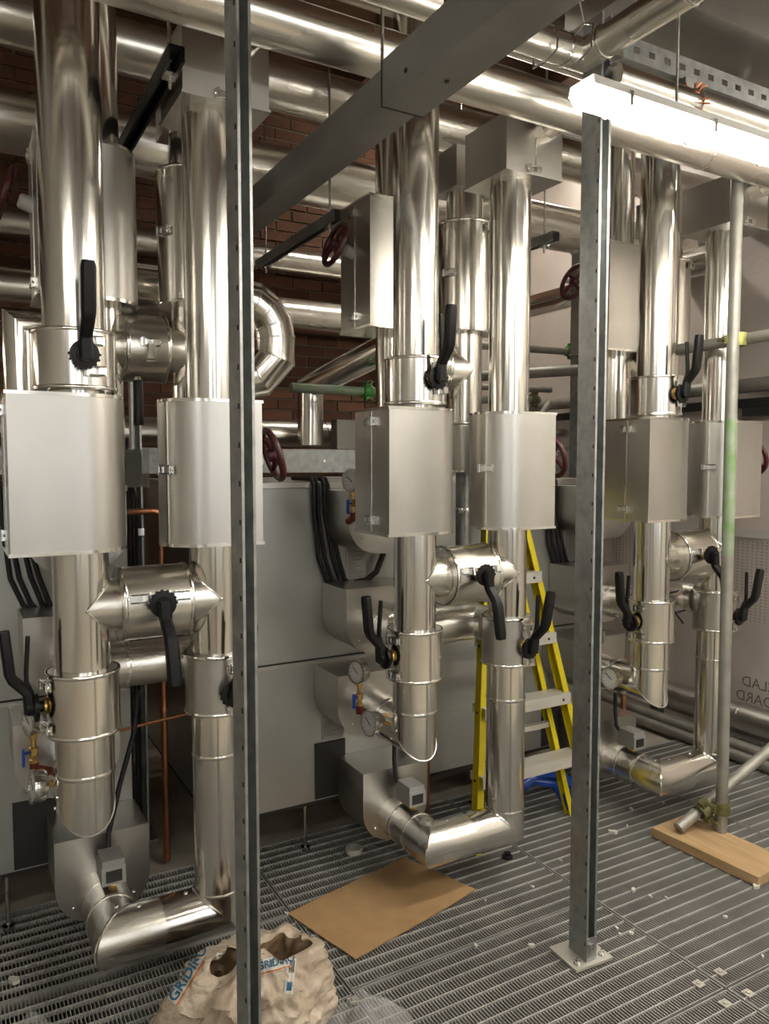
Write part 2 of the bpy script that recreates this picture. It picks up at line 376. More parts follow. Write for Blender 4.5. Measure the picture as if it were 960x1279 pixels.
def dbox(x, zc, hw, label, group, up=.165, dn=.092, y0=2.58, y1=2.80, rp=.078):
    """flat-topped, round-bottomed box round a boiler branch"""
    t = thing('branch_box', label, 'valve cover', (x, y1, zc - dn), group)
    R = min(hw, .125); poly = [(-hw, up), (-hw, -dn + R)] + arc(-hw + R, -dn + R, R, 180, 270, 9)[1:] + arc(hw - R, -dn + R, R, 270, 360, 9) + [(hw, up)]
    F = frame((x, y0, zc), (0, 1, 0), (1, 0, 0))       # local y = -Z there, so flip
    m = MB(t); m.at(F).prism([(a, -b) for a, b in poly], 0, y1 - y0); m.build('shell', 'box', t)
    m = MB(t); m.at(F).prism([(a * 1.015, -b * 1.015) for a, b in poly], -.004, .006); m.build('front_plate', 'box', t)
    for sx in (-1, 1):
        a = radians(200 if sx < 0 else 340)
        m = MB(t); m.at(frame((x + .10 * cos(a), y0 - .004, zc + .10 * sin(a)), (0, -1, 0))).lathe([(.006, 0), (.006, .004), (.003, .006), (0, .006)], 10); m.build('rivet', 'zinc', t)
    return t
def rivets(t, pts):
    for p, nrm in pts:
        m = MB(t); m.at(frame(p, nrm)).lathe([(.006, -.001), (.006, .002), (.003, .004), (0, .004)], 8); m.build('rivet', 'zinc', t)

def saddle(t, x, y, z, r, s):
    P = [(x + s * abs(r * sin(2 * pi * (k + .5) / 48)) , y - r * cos(2 * pi * (k + .5) / 48), z + r * sin(2 * pi * (k + .5) / 48)) for k in range(48)]
    MB(t).sweep(P + [P[0]], .0026, 6).build('saddle_seam', 'clad', t)
# ------------------------------------------------------------------ three boiler connections, left to right
YR = 2.3; YRR = 2.65
UNIT = [('left', .316, .70), ('middle', 1.425, 1.836), ('right', 2.622, 3.04)]
R0 = .0755
for ui, (un, x, rx) in enumerate(UNIT):
    # flow riser: straight pipe down through two covers, mitred back into the boiler
    t = thing('riser_pipe', f'front left vertical pipe of the {un} boiler, mitred into the boiler at its foot', 'pipe', (x, YR, .56), 'front left risers of the boilers')
    MB(t).tube((x, YR, 1.96), (x, YR, 3.55), R0 + (.008 if ui == 0 else .003), 56).build('pipe_section', 'clad', t)
    MB(t).tube((x, YR, 1.783), (x, YR, 1.797), R0, 56).build('pipe_section', 'clad', t)
    MB(t).tube((x, YR, 1.016), (x, YR, 1.358), R0, 56).build('pipe_section', 'clad', t)
    MB(t).tube((x, YR, .72), (x, YR, .836), R0 + .004, 56).build('pipe_section', 'clad', t)
    MB(t).sweep([(x, YR, .72), (x, YR, .635), (x, 2.578, .635)], R0 + .002, 56).build('elbow', 'clad', t, ang=12)
    m = MB(t); m.at(Matrix.Translation((x, YR, .635)) @ Matrix.Rotation(radians(45), 4, 'X')).lathe([(R0, -.0015), (R0 + .0035, -.0015), (R0 + .0035, .0015), (R0, .0015)], 56, True)
    m.v = [(a, b, c) for a, b, c in m.v]
    # stretch the bead ring so that it follows the elliptical mitre
    B = Vector((0, 0, .635 - .56)); e = Vector((0, cos(radians(45)), sin(radians(45)))); e = Vector((0, 1, 1)).normalized(); e = Vector((0, e.y, e.z))
    m.v = [tuple(B + (Vector(p) - B) + e * ((Vector(p) - B).dot(e) * (sqrt(2) - 1))) for p in m.v]
    m.build('seam_band', 'box', t)
    ring(MB(t), (x, YR, .72), (0, 0, 1), R0 + .004).build('seam_band', 'clad', t)
    ring(MB(t), (x, 2.47, .635), (0, 1, 0), R0 + .002).build('seam_band', 'clad', t)
    rivets(t, [((x - .0775, 2.30, .655), (-1, 0, 0)), ((x - .0775, 2.36, .60), (-1, 0, 0))])
    jacket(x, YR, 1.798, 1.96, .107, R0, f'short round valve cover with black lever, high on the {un} front left riser', 'upper lever valve covers',
           lev=(radians(-88), 1.885, (0, 0, 1), .225), latches=[(radians(-72), 1.845), (radians(-74), 1.925)])
    valve_box(x, YR, 1.358, 1.783, -1, f'metal valve box with square left end on the front left riser of the {un} boiler', 'front left valve boxes')
    jacket(x, YR, .836, 1.016, .098, R0, f'round valve cover with black lever on its left, low on the {un} front left riser', 'lower left lever valve covers',
           lev=(radians(182), .925, (0, 0, 1), .22), latches=[(radians(192), .985), (radians(192), .865)])
    # return riser
    t = thing('return_pipe', f'front right vertical pipe of the {un} boiler, with two mitred bends near the floor', 'pipe', (rx, YR, .12), 'front right risers of the boilers')
    MB(t).tube((rx, YR, 1.783), (rx, YR, 2.628), R0, 56).build('pipe_section', 'clad', t)
    MB(t).tube((rx, YR, 1.022), (rx, YR, 1.358), R0 - .002, 56).build('pipe_section', 'clad', t)
    cx = x + .08
    MB(t).tube((rx, YR, .27), (rx, YR, .838), R0 - .002, 56).build('pipe_section', 'clad', t)
    MB(t).sweep([(rx, YR, .27), (rx, YR, .20), (rx - .18, YR, .20)], R0, 56).build('elbow', 'clad', t, ang=12)
    MB(t).sweep([(rx - .18, YR, .20), (cx, YR, .20), (cx, 2.578, .20)], R0, 56).build('elbow', 'cladh', t, ang=12)
    for z in (.705, .27): ring(MB(t), (rx, YR, z), (0, 0, 1), R0 - .002).build('seam_band', 'clad', t)
    for y in (2.40, 2.50): ring(MB(t), (cx, y, .20), (0, 1, 0), R0).build('seam_band', 'clad', t)
    for c, e, d in (((rx, YR, .20), (1, 0, -1), (-1, 0, -1)), ((cx, YR, .20), (-1, -1, 0), (1, -1, 0))):
        e = Vector(e).normalized(); nn = Vector(d).normalized()
        if c[0] == cx: nn = Vector((1, -1, 0)).normalized()
        m = MB(t); m.at(frame(c, nn, e)); m.lathe([(R0 - .002, -.0025), (R0 + .004, -.0025), (R0 + .004, .0025), (R0 - .002, .0025)], 56, True)
        B = Vector(c) - Vector(t.location); m.v = [tuple(Vector(p) + e * ((Vector(p) - B).dot(e) * (sqrt(2) - 1))) for p in m.v]
        m.build('seam_band', 'clad', t)
    rivets(t, [((cx, 2.33, .2765), (0, 0, 1)), ((cx + .06, YR, .2765), (0, 0, 1)), ((cx + .2, YR, .2765), (0, 0, 1))])
    valve_box(rx, YR, 1.358, 1.783, 1, f'metal valve box with maroon handwheel on its right, front right riser of the {un} boiler', 'front right valve boxes', wheel=1.625)
    jacket(rx, YR, .838, 1.022, .092, R0 - .002, f'round valve cover with black lever in front, low on the {un} front right riser', 'lower right lever valve covers', mt='box',
           lev=(radians(-82), .915, (.12, 0, 1), .22), latches=[(radians(-70), .985), (radians(-70), .862)])
    # header box on top of the return riser
    t = thing('header_box', f'square sheet metal box on top of the front right riser of the {un} boiler', 'valve cover', (rx, YR, 2.628), 'square boxes at the riser tops')
    bx0, bx1, by0, by1 = rx - .10, rx + .155, 2.20, 2.45
    MB(t).bb(bx0, bx1, by0, by1, 2.632, 2.83).build('shell', 'box', t)
    MB(t).bb(bx0 - .004, bx1 + .004, by0 - .004, by1 + .004, 2.628, 2.636).build('rim', 'box', t)
    MB(t).bb(bx0 + .128, bx0 + .133, by0 - .002, by0, 2.636, 2.83).build('seam', 'clad', t)
    latch(t, t, (bx0 + .12, by0 - .002, 2.645), (0, -1, 0), (1, 0, 0))
    MB(t).sweep([(bx0 + .16, 2.28, 2.80), (bx0 + .16, 2.17, 2.80), (bx0 + .21, 2.10, 2.86)], .052, 32).build('pipe_stub', 'clad', t)
    # cross connection between the two risers with its own lever valve
    t = thing('cross_pipe', f'short horizontal pipe joining the two front risers of the {un} boiler', 'pipe', (x, YR, 1.10), 'cross pipes between front risers'); cz = 1.192
    cm = (x + rx) / 2 + .004
    MB(t).tube((x, YR, cz), (cm - .099, YR, cz), R0 - .0003, 56).build('branch', 'cladh', t)
    MB(t).tube((cm + .099, YR, cz), (rx, YR, cz), R0 - .0023, 56).build('branch', 'cladh', t)
    saddle(t, x, YR, cz, R0 + .0008, 1); saddle(t, rx, YR, cz, R0 - .0012, -1)
    rivets(t, [((x + .004, YR - .0765, cz), (0, -1, 0)), ((rx - .002, YR - .0755, cz), (0, -1, 0))])
    t = thing('valve_jacket', f'drum shaped valve cover with hanging black lever, between the {un} front risers', 'valve cover', (cm, YR, cz - .107), 'cross pipe valve covers')
    m = MB(t); m.at(frame((cm, YR, cz), (1, 0, 0))).lathe([(R0, -.098), (.107, -.098), (.107, .098), (R0, .098)], 56, True); m.build('shell', 'cladh', t)
    for s in (-1, 1): ring(MB(t), (cm + s * .093, YR, cz), (1, 0, 0), .107, .005, .004, 56).build('rim', 'clad', t)
    a = radians(-72)
    for s in (-1, 1): latch(t, t, (cm + s * .058, YR - .1075 * sin(radians(76)), cz + .1075 * cos(radians(76))), (0, -sin(radians(76)), cos(radians(76))), (s, 0, 0))
    lever(t, t, (cm, YR - .106, cz + .012), (0, -1, 0), (.06, 0, -1), .215, False)
    # branch boxes on the boiler face
    dbox(x + .03, 1.352, .15, f'round bottomed box cover at the top branch of the {un} boiler', 'top branch boxes', .14, .10)
    dbox(x + .015, .955, .145, f'round bottomed box cover second from the top on the {un} boiler', 'upper branch boxes')
    dbox(x - .012, .635, .155, f'round bottomed box cover second from the floor on the {un} boiler', 'lower branch boxes', .155)
    dbox(cx + .005, .20, .145, f'round bottomed box cover at the lowest branch of the {un} boiler', 'lowest branch boxes', .19)
    t = thing('connecting_pipe', f'horizontal pipe behind the front risers of the {un} boiler, mitred at both ends', 'pipe', (x, 2.49, .87), 'pipes behind the front risers')
    MB(t).sweep([(x + .015, 2.577, .965), (x + .015, 2.485, .965), (x + .15, 2.485, .965)], .072, 48).build('elbow', 'cladh', t, ang=12)
    MB(t).sweep([(x + .15, 2.485, .965), (rx, 2.485, .965), (rx, 2.385, .965)], .070, 48).build('pipe_section', 'cladh', t)
    ring(MB(t), (x + .15, 2.485, .965), (1, 0, 0), .072).build('seam_band', 'clad', t)
    # gauges
    gx = x - .118
    gauge_set('pressure_gauge', f'round pressure gauge with blue cock and red elbow, low on the {un} boiler', (gx, 2.50, .675), .825, (x - .075, 2.50, .66), (-.97, -.28, .04), 'lower pressure gauges')
    gauge_set('pressure_gauge', f'round pressure gauge with blue cock at the top branch of the {un} boiler', (gx - .005, 2.535, 1.395), 1.535, (gx - .005, 2.577, 1.38), (-.97, -.28, .04), 'upper pressure gauges')
    t = thing('dial_thermometer', f'round dial thermometer at the foot of the {un} front left riser', 'gauge', (x - .079, 2.40, .66), 'dial thermometers')
    MB(t).tube((x - .076, 2.40, .66), (x - .10, 2.40, .66), .009, 10).build('stem', 'brass', t)
    gauge(t, t, (x - .118, 2.40, .66), (-.99, -.12, .1), .046)
    # flow switch on the lowest pipe
    t = thing('flow_switch', f'small grey switch box with black cable on the lowest pipe of the {un} boiler', 'switch', (cx + .012, 2.47, .277), 'flow switches')
    c = (cx + .012, 2.47)
    MB(t).bb(c[0] - .012, c[0] + .012, c[1] - .012, c[1] + .012, .272, .292).build('base', 'brass', t)
    MB(t).bb(c[0] - .036, c[0] + .036, c[1] - .045, c[1] + .055, .292, .350).build('case', 'grey', t)
    MB(t).prism([(c[0] - .033, c[1] - .040), (c[0] + .033, c[1] - .040), (c[0] + .033, c[1] + .050), (c[0] - .033, c[1] + .050)], .350, .368).build('lid', 'grey', t)
    MB(t).bb(c[0] - .024, c[0] + .024, c[1] - .0475, c[1] - .045, .302, .338).build('window', 'dark', t)
    if ui == 0: pts = [(c[0], c[1] + .05, .335), (c[0] + .005, c[1] + .075, .40), (c[0] + .05, c[1] + .10, .55), (c[0] + .10, c[1] + .12, .70), (c[0] + .12, c[1] + .14, .84)]
    else: pts = [(c[0] - .012, c[1] + .05, .335), (c[0] - .03, c[1] + .07, .37), (c[0] - .034, c[1] + .075, .44), (c[0] - .03, c[1] + .08, .54)]
    MB(t).sweep(pts, .0085, 10).build('cable', 'rubber', t)
    # rear pair of risers
    ax, bx = x + .12, x + (.432 if ui == 0 else .452)
    t = thing('rear_riser', f'rear left vertical pipe behind the front risers of the {un} boiler', 'pipe', (ax, YRR, 1.3), 'rear left risers')
    MB(t).tube((ax, YRR, 2.577), (ax, YRR, 3.55), R0, 48).build('pipe_section', 'clad', t)
    MB(t).tube((ax, YRR, 1.62), (ax, YRR, 2.10), R0, 48).build('pipe_section', 'clad', t)
    valve_box(ax, YRR, 2.10, 2.577, -1, f'metal valve box with maroon handwheel on its left, {un} rear left riser', 'rear left valve boxes', wheel=2.415)
    t = thing('rear_riser', f'rear right vertical pipe behind the front right riser of the {un} boiler', 'pipe', (bx, YRR, 1.0), 'rear right risers')
    MB(t).tube((bx, YRR, 2.57), (bx, YRR, 2.70), R0, 48).build('pipe_section', 'clad', t)
    SB = bx
    MB(t).tube((bx, YRR, 1.765), (bx, YRR, 2.128), R0, 48).build('pipe_section', 'clad', t)
    MB(t).tube((bx, YRR, 1.05), (bx, YRR, 1.56), .030, 24).build('bare_pipe', 'galv', t)
    MB(t).bb(bx - .09, bx + .12, YRR - .07, YRR + .11, 2.70, 2.86).build('top_box', 'box', t)
    for z in (1.10, 1.40): ring(MB(t), (bx, YRR, z), (0, 0, 1), .030, .012, .006, 24).build('clamp', 'zinc', t)
    jacket(bx, YRR, 2.128, 2.57, .116, R0, f'tall cylindrical valve cover on the rear right riser of the {un} boiler', 'rear cylindrical valve covers', latches=[(radians(205), 2.36), (radians(-70), 2.54)])
    jacket(bx, YRR, 1.56, 1.765, .092, .030, f'short plain cover at the foot of the rear right riser of the {un} boiler', 'rear foot covers', mt='box')
    t = thing('cross_pipe', f'rear horizontal pipe joining the two rear risers of the {un} boiler', 'pipe', (ax, YRR, 1.9), 'rear cross pipes')
    MB(t).tube((ax, YRR, 1.978), (ax + .068, YRR, 1.978), R0, 48).build('branch', 'cladh', t)
    MB(t).tube((ax + .208, YRR, 1.978), (bx, YRR, 1.978), R0 - .0003, 48).build('branch', 'cladh', t); saddle(t, bx, YRR, 1.978, R0 + .001, -1)
    t = thing('valve_jacket', f'rear horizontal drum shaped valve cover between the rear risers of the {un} boiler', 'valve cover', (ax + .138, YRR, 1.868), 'rear drum covers')
    m = MB(t); m.at(frame((ax + .138, YRR, 1.978), (1, 0, 0))).lathe([(R0, -.07), (.11, -.07), (.11, .07), (R0, .07)], 56, True); m.build('shell', 'cladh', t)
    for s in (-1, 1): ring(MB(t), (ax + .138 + s * .065, YRR, 1.978), (1, 0, 0), .11, .005, .004, 56).build('rim', 'clad', t)
    latch(t, t, (ax + .14, YRR - .111, 1.985), (0, -1, 0), (1, 0, 0)); latch(t, t, (ax + .14, YRR - .109, 1.955), (0, -1, -.2), (0, 0, 1))
    # boiler casing
    bx0, bx1 = x - (.585 if ui < 2 else .93), x + .225
    t = thing('boiler_cabinet', f'tall grey metal boiler casing behind the {un} pair of front risers', 'boiler', (x - .18, 3.2, 0), 'boiler casings')
    MB(t).bb(bx0, bx1, 2.803, 3.95, .222, .805).build('lower_casing', 'boiler', t)
    MB(t).bb(bx0, bx1, 2.803, 3.95, .812, 1.50).build('upper_casing', 'boiler', t)
    MB(t).bb(bx0 - .004, bx1 + .004, 2.797, 3.955, 1.501, 1.522).build('top_rim', 'box', t)
    MB(t).bb(bx0 + .003, bx1 - .003, 2.81, 3.94, .205, .225).build('base_rail', 'dark', t)
    MB(t).bb(bx0 + .06, bx1 - .06, 3.25, 3.9, -.012, .205).build('plinth', 'concrete', t)
    for xx in (bx0 + .05, bx0 + .4, bx1 - .05):
        m = MB(t); m.at(Matrix.Translation((xx, 2.86, 0))).lathe([(.02, -.0), (.02, .012), (.008, .016), (.008, .205)], 12); m.build('foot', 'zinc', t)
    MB(t).bb(bx0 + .012, bx1 - .012, 2.8008, 2.803, .79, .80).build('lower_lip', 'box', t)
    MB(t).bb(x - .165, x - .03, 2.796, 2.803, .23, .46).build('service_panel', 'dark', t)
    for (lx0, lx1, lz0, lz1) in ((x - .02, x + .07, 1.09, 1.265), (x - .135, x - .035, .47, .585)):
        lb = MB(t).bb(lx0, lx1, 2.8005, 2.803, lz0, lz1).build('rating_label', 'paper' if lz0 > 1 else 'grey', t)
        q = MB(t); z = lz1 - .012
        while z > lz0 + .012:
            q.bb(lx0 + .008, lx0 + .008 + random.uniform(.03, .07), 2.8, 2.8005, z - .002, z); z -= .0085
        q.build('print_lines', 'ink', lb)
    # cables down the casing
    for k, off in enumerate((0, .018, .045, .062)):
        q = MB(); xx = x - .17 + off
        q.sweep([(xx, 3.0, 1.535), (xx, 2.81, 1.535), (xx, 2.787, 1.51), (xx + .002, 2.786, 1.40), (xx + .02 + .008 * k, 2.786, 1.22), (xx + .055 + .006 * k, 2.786, 1.13), (xx + .075 + .006 * k, 2.786, 1.108)], .0085, 10)
        tag(q.build('cable', 'rubber'), f'black cable on the {un} boiler face, ' + ['leftmost', 'second', 'third', 'rightmost'][k] + ' of the bundle of four', 'cable', 'black cables on the boiler faces')
    q = MB(); q.sweep([(x + .0 , 2.77, 1.113), (x + .05, 2.765, 1.118), (x + .10, 2.765, 1.15), (x + .135, 2.77, 1.22), (x + .14, 2.786, 1.30)], .012, 12)
    tag(q.build('hose', 'rubber'), f'thick black hose curving up between the branch boxes of the {un} boiler', 'hose', 'thick hoses between branch boxes')

# ------------------------------------------------------------------ strip lamps
def lamp(x0, x1, y, z, label, m='led', rod=True, ry=0.0, along='x', rise=.35):
    t = thing('strip_lamp', label, 'lamp', ((x0 + x1) / 2, y, z), None, pi / 2 if along == 'y' else 0)
    L = (x1 - x0) / 2
    MB().at(frame((-L, 0, .032), (1, 0, 0), (0, 0, 1))).prism([(.022, -.04), (.022, .04), (-.002, .046), (-.002, -.046)], 0, 2 * L).build('housing', 'white', t)
    MB().at(frame((-L + .012, 0, .026), (1, 0, 0), (0, 0, 1))).prism([(0, .044)] + [(.030 * -sin(radians(a)) - .004, .042 * cos(radians(a))) for a in range(0, 181, 20)] + [(0, -.044)], 0, 2 * L - .024).build('diffuser', m, t)
    for s in (-1, 1):
        q = MB(); q.at(frame((s * (L - .012), 0, .022), (s, 0, 0), (0, 0, 1))); P_ = [(.030, -.038), (.030, .038), (0, .044), (-.024, .030), (-.031, 0), (-.024, -.030), (0, -.044)]
        q.add([(a, b_, 0) for a, b_ in P_] + [(a * .7, b_ * .7, .022) for a, b_ in P_], [tuple(range(7)), tuple(range(13, 6, -1))] + [(i, (i + 1) % 7, 7 + (i + 1) % 7, 7 + i) for i in range(7)]); q.build('end_cap', m, t)
    for k in range(5):
        xx = -L + .12 + k * (2 * L - .24) / 4
        for sy in (-1, 1): MB().box((xx, sy * .046, .022), (.012, .007, .034)).build('clip', 'zinc', t)
    if rod:
        for s in (-.55, .55): MB().tube((s * L, 0, .05), (s * L, 0, .05 + rise), .004, 8).build('hanger_rod', 'zinc', t)
    return t
lamp(1.372, 2.87, 1.45, 2.475, 'bright white strip lamp hanging at upper right, in front of the big header pipe')
lamp(-1.6, -.1, -.1, 2.75, 'strip lamp behind the camera on the left', rise=1.0)
lamp(1.4, 2.9, -.3, 2.75, 'strip lamp behind the camera on the right', rise=1.0)
lamp(2.6, 4.1, -.7, 2.6, 'strip lamp added to brighten the sheeted right wall, nearer the windows', rise=1.2, along='y')  # second added lamp, extra light for the sheeting
lamp(2.75, 4.25, .95, 3.0, 'strip lamp added to light the sheeted right wall, outside the view', rise=.8, along='y')  # added out of view to brighten the right wall and right unit
lamp(-1.0, .5, -2.3, 2.75, 'strip lamp near the window wall on the left', rise=1.0)
lamp(1.8, 3.3, -2.3, 2.75, 'strip lamp near the window wall on the right', rise=1.0)
lamp(-2.0, -.5, 4.3, 2.15, 'warm strip lamp added to light the lower brick wall, beyond the left edge', 'led2', rise=1.9)  # invented lamp out of view, lights the lower bricks from the left
lamp(2.4, 3.8, 4.0, 3.7, 'strip lamp added over the back right corner to lighten the right wall', 'led', rise=.45)  # added to lift the dark zone on the right wall

# ------------------------------------------------------------------ overhead pipes, beam, tray
def hpipe(label, a, b, r, mt='cladh', name='header_pipe', seams=(), group=None, n=48):
    A, B = Vector(a), Vector(b); t = thing(name, label, 'pipe', (A + B) / 2, group)
    cuts = [0] + sorted(seams) + [1]
    for i in range(len(cuts) - 1):
        MB(t).tube(A.lerp(B, cuts[i]), A.lerp(B, cuts[i + 1]), r + (.0006 if i % 2 else 0), n).build('pipe_section', mt, t)
    for s in seams: ring(MB(t), A.lerp(B, s), B - A, r, .005, .002, n).build('seam_band', 'clad', t)
    return t
hpipe('lowest and nearest overhead header pipe, passing in front of the riser tops', (-1.2, 2.0, 2.773), (3.95, 2.0, 2.773), .066, seams=(.22, .47, .72))
hpipe('second overhead header pipe, behind the riser tops', (-2.5, 3.05, 3.14), (3.95, 3.05, 3.14), .095, seams=(.3, .56, .8))
hpipe('upper front overhead header pipe, above the nearest header', (-1.5, 2.32, 3.23), (3.95, 2.32, 3.23), .12, seams=(.33, .58, .78))
hpipe('large third overhead header pipe, lowest of those behind the riser tops', (-2.5, 3.28, 2.88), (3.95, 3.28, 2.88), .115, seams=(.28, .52, .76))
hpipe('upper of two distant pipes along the brick wall', (-2.5, 4.85, 2.94), (3.0, 4.85, 2.94), .085, seams=(.4, .62))
hpipe('lower of two distant pipes along the brick wall', (-2.5, 4.83, 2.58), (3.0, 4.83, 2.58), .11, seams=(.45, .66))
hpipe('long horizontal pipe low behind the boilers', (-2.5, 4.25, 1.765), (3.9, 4.25, 1.765), .08, seams=(.5, .7))
# horizontal L shaped pipe at the top right
t = thing('corner_pipe', 'slim overhead pipe with a mitred right angle at the top right', 'pipe', (1.70, 1.75, 2.82))
MB(t).tube((-1.4, 1.79, 2.82), (1.3, 1.79, 2.82), .046, 36).build('pipe_section', 'cladh', t)
MB(t).sweep([(1.3, 1.79, 2.82), (1.70, 1.79, 2.82), (1.70, 1.4, 2.82)], .045, 36).build('elbow', 'cladh', t, ang=12)
MB(t).tube((1.70, 1.4, 2.82), (1.70, .1, 2.82), .046, 36).build('pipe_section', 'clad', t)
for c, ax in (((1.62, 1.79, 2.82), (1, 0, 0)), ((1.70, 1.70, 2.82), (0, 1, 0)), ((1.70, 1.4, 2.82), (0, 1, 0))): ring(MB(t), c, ax, .046, .005, .003, 36).build('seam_band', 'zinc', t)
for k, (x, y) in enumerate(((1.55, 1.79), (1.63, 1.735))):
    q = MB(); q.sweep([(x, y - .05, 2.78), (x, y - .055, 2.84), (x + .02, y, 2.875), (x, y + .05, 2.84), (x, y + .05, 2.77), (x, y, 2.765), (x, y - .05, 2.78)], .003, 6)
    q.sweep([(x + .02, y, 2.875), (x, y, 2.93), (x + .06, y - .02, 2.96), (x + .05, y, 3.05)], .003, 6)
    tag(q.build('wire_hanger', 'zinc'), ['thin wire hanger left of the corner of the slim overhead pipe', 'thin wire hanger at the corner of the slim overhead pipe'][k], 'hanger')
# grey beam
t = thing('steel_beam', 'dark grey square steel beam with a sleeve joint, running diagonally overhead', 'beam', (1.04, 2.0, 2.5))
MB(t).bb(.985, 1.087, 1.742, 3.0, 2.502, 2.594).build('beam_length', 'beam', t)
MB(t).bb(.976, 1.096, -.6, 1.736, 2.493, 2.604).build('beam_length', 'beam', t)
MB(t).bb(.975, 1.097, 1.7355, 1.7425, 2.492, 2.605).build('joint', 'dark', t)
m = MB(t); m.at(frame((.975, 1.62, 2.53), (-1, 0, 0))).lathe([(.006, 0), (.006, .003), (0, .004)], 8); m.build('screw', 'dark', t)
m = MB(t); m.at(frame((1.045, 1.55, 2.492), (0, 0, -1))).lathe([(.006, 0), (.006, .003), (0, .004)], 8); m.build('screw', 'dark', t)
for yy in (1.85, 1.55): MB(t).tube((1.04, yy, 2.60), (1.04, yy, 3.9), .005, 8).build('hanger_rod', 'zinc', t)
# short strut brackets running front to back with hanger rods
def channel(mb, p, L, w_, h_, th=.003, lip=.008):
    """open channel profile swept along local z from p matrix"""
    a, b_ = w_ / 2, h_
    poly = [(-a, 0), (a, 0), (a, b_), (a - lip, b_), (a - lip, b_ - th), (a - th, b_ - th), (a - th, th), (-a + th, th), (-a + th, b_ - th), (-a + lip, b_ - th), (-a + lip, b_), (-a, b_)]
    n_ = len(poly); vs = [(q[0], q[1], 0) for q in poly] + [(q[0], q[1], L) for q in poly]
    X0 = mb.X; mb.X = mb.B @ p
    mb.add(vs, [(i, (i + 1) % n_, n_ + (i + 1) % n_, n_ + i) for i in range(n_)]); mb.X = X0; return mb
for k, (x, z, y0, y1) in enumerate(((.565, 2.71, 2.12, 3.1), (1.375, 2.60, 2.80, 3.7), (2.46, 2.66, 2.75, 3.6))):
    t = thing('pipe_bracket', ['dark channel bracket with rods at upper left', 'galvanised channel bracket below the grey beam', 'galvanised channel bracket behind the middle riser top box'][k] + ', running front to back', 'bracket', (x, y0, z))
    channel(MB(t), frame((x, y0, z), (0, 1, 0), (1, 0, 0)), y1 - y0, .041, .041).build('rail', 'dark' if k == 0 else 'galv', t)
    for yy in (y0 + .08, y1 - .1):
        m = MB(t).tube((x + .0, yy, z - .08), (x, yy, 4.0), .005, 8); m.build('rod', 'zinc', t)
        MB(t).bb(x - .018, x + .018, yy - .018, yy + .018, z - .052, z - .042).build('plate_washer', 'zinc', t)
# perforated cable tray, flat duct, insulated pipe at the top right
t = thing('cable_tray', 'perforated galvanised cable tray edge at the top right', 'tray', (3.0, 1.9, 2.95))
TX0, TX1 = 1.98, 3.9; m = MB(t)
m.bb(TX0, TX1, 1.9, 1.903, 2.935, 2.963).bb(TX0, TX1, 1.9, 1.903, 2.983, 3.01); x = TX0
while x < TX1: m.bb(x, x + .045, 1.9, 1.903, 2.963, 2.983); x += .075
m.build('side_flange', 'galv', t); MB(t).bb(TX0, TX1, 1.903, 2.16, 2.935, 2.938).build('base', 'galv', t)
for x in (2.28, 2.9, 3.5): MB(t).bb(x - .02, x + .02, 1.88, 2.18, 2.895, 2.933).build('support', 'galv', t)
t = thing('duct', 'flat sheet metal duct above the cable tray at the top right', 'duct', (3.0, 1.9, 3.1))
MB(t).bb(1.95, 3.95, 1.80, 2.15, 3.11, 3.32).build('shell', 'box', t)
MB(t).bb(2.95, 2.98, 1.79, 2.16, 3.10, 3.33).build('flange', 'galv', t)
t = thing('insulated_pipe', 'foil wrapped pipe with torn orange brown insulation behind the strip lamp', 'pipe', (2.5, 1.72, 2.72))
MB(t).tube((1.75, 1.72, 2.74), (2.10, 1.72, 2.74), .042, 32).build('pipe_section', 'cladh', t)
MB(t).tube((2.10, 1.72, 2.74), (3.95, 1.72, 2.74), .048, 32).build('pipe_section', 'box', t)
m = MB(t)
for i in range(26):
    a = random.uniform(0, 2 * pi); b0 = Vector((2.09, 1.72 + .044 * cos(a), 2.74 + .044 * sin(a))); m.sweep([b0, b0 + Vector((random.uniform(-.03, .04), cos(a) * .02, sin(a) * .02))], .003, 5)
m.build('torn_insulation', 'copper', t)['kind'] = 'stuff'

# ------------------------------------------------------------------ strut posts
def post(name, label, x, y, z0, z1, rz, double, base=True):
    t = thing(name, label, 'post', (x, y, 0), None, rz)
    W_ = .041
    def rail(p, u, nm):
        m = MB(); channel(m, p, z1 - z0, W_, W_); o = m.build(nm, 'galv', t)
        return o
    # local frame: channel opens towards local -y
    rail(frame((0, 0, z0), (0, 0, 1), (-1, 0, 0)), 0, 'channel')
    if double: rail(frame((0, 0.0005, z0), (0, 0, 1), (1, 0, 0)), 0, 'channel')
    h = MB(); z = z0 + .05
    while z < z1:
        h.bb(-.0055, .0055, -.0042, -.0031, z, z + .013).bb(-.0209, -.0205, -.037, -.031, z, z + .012); z += .088
    s = h.build('slots', 'dark', t); s['kind'] = 'stuff'
    if base:
        MB().bb(-.075, .075, -.06, .075, .002, .010).build('base_plate', 'concrete' if False else 'alu', t)
        MB().bb(-.020, .020, -.043, -.037, .010, .085).build('bracket', 'galv', t)
        for bx, by in ((-.05, -.035), (.05, -.035), (.05, .05)):
            m = MB(); m.at(Matrix.Translation((bx, by, .010))).lathe([(.012, 0), (.012, .003), (.009, .003), (.009, .011), (.004, .012), (.004, .02), (0, .02)], 6); m.build('nut', 'zinc', t)
        m = MB(); m.at(frame((0, -.043, .06), (0, -1, 0))).lathe([(.010, 0), (.010, .006), (0, .007)], 6); m.build('bolt', 'zinc', t)
    return t
post('strut_post', 'single galvanised strut post with slotted web, nearest the camera at left', .585, 1.73, -.0, 4.0, radians(20), False)
post('strut_post', 'double galvanised strut post standing under the strip lamp, bolted to the grating', 1.742, 1.775, .010, 2.93, radians(-3), True)
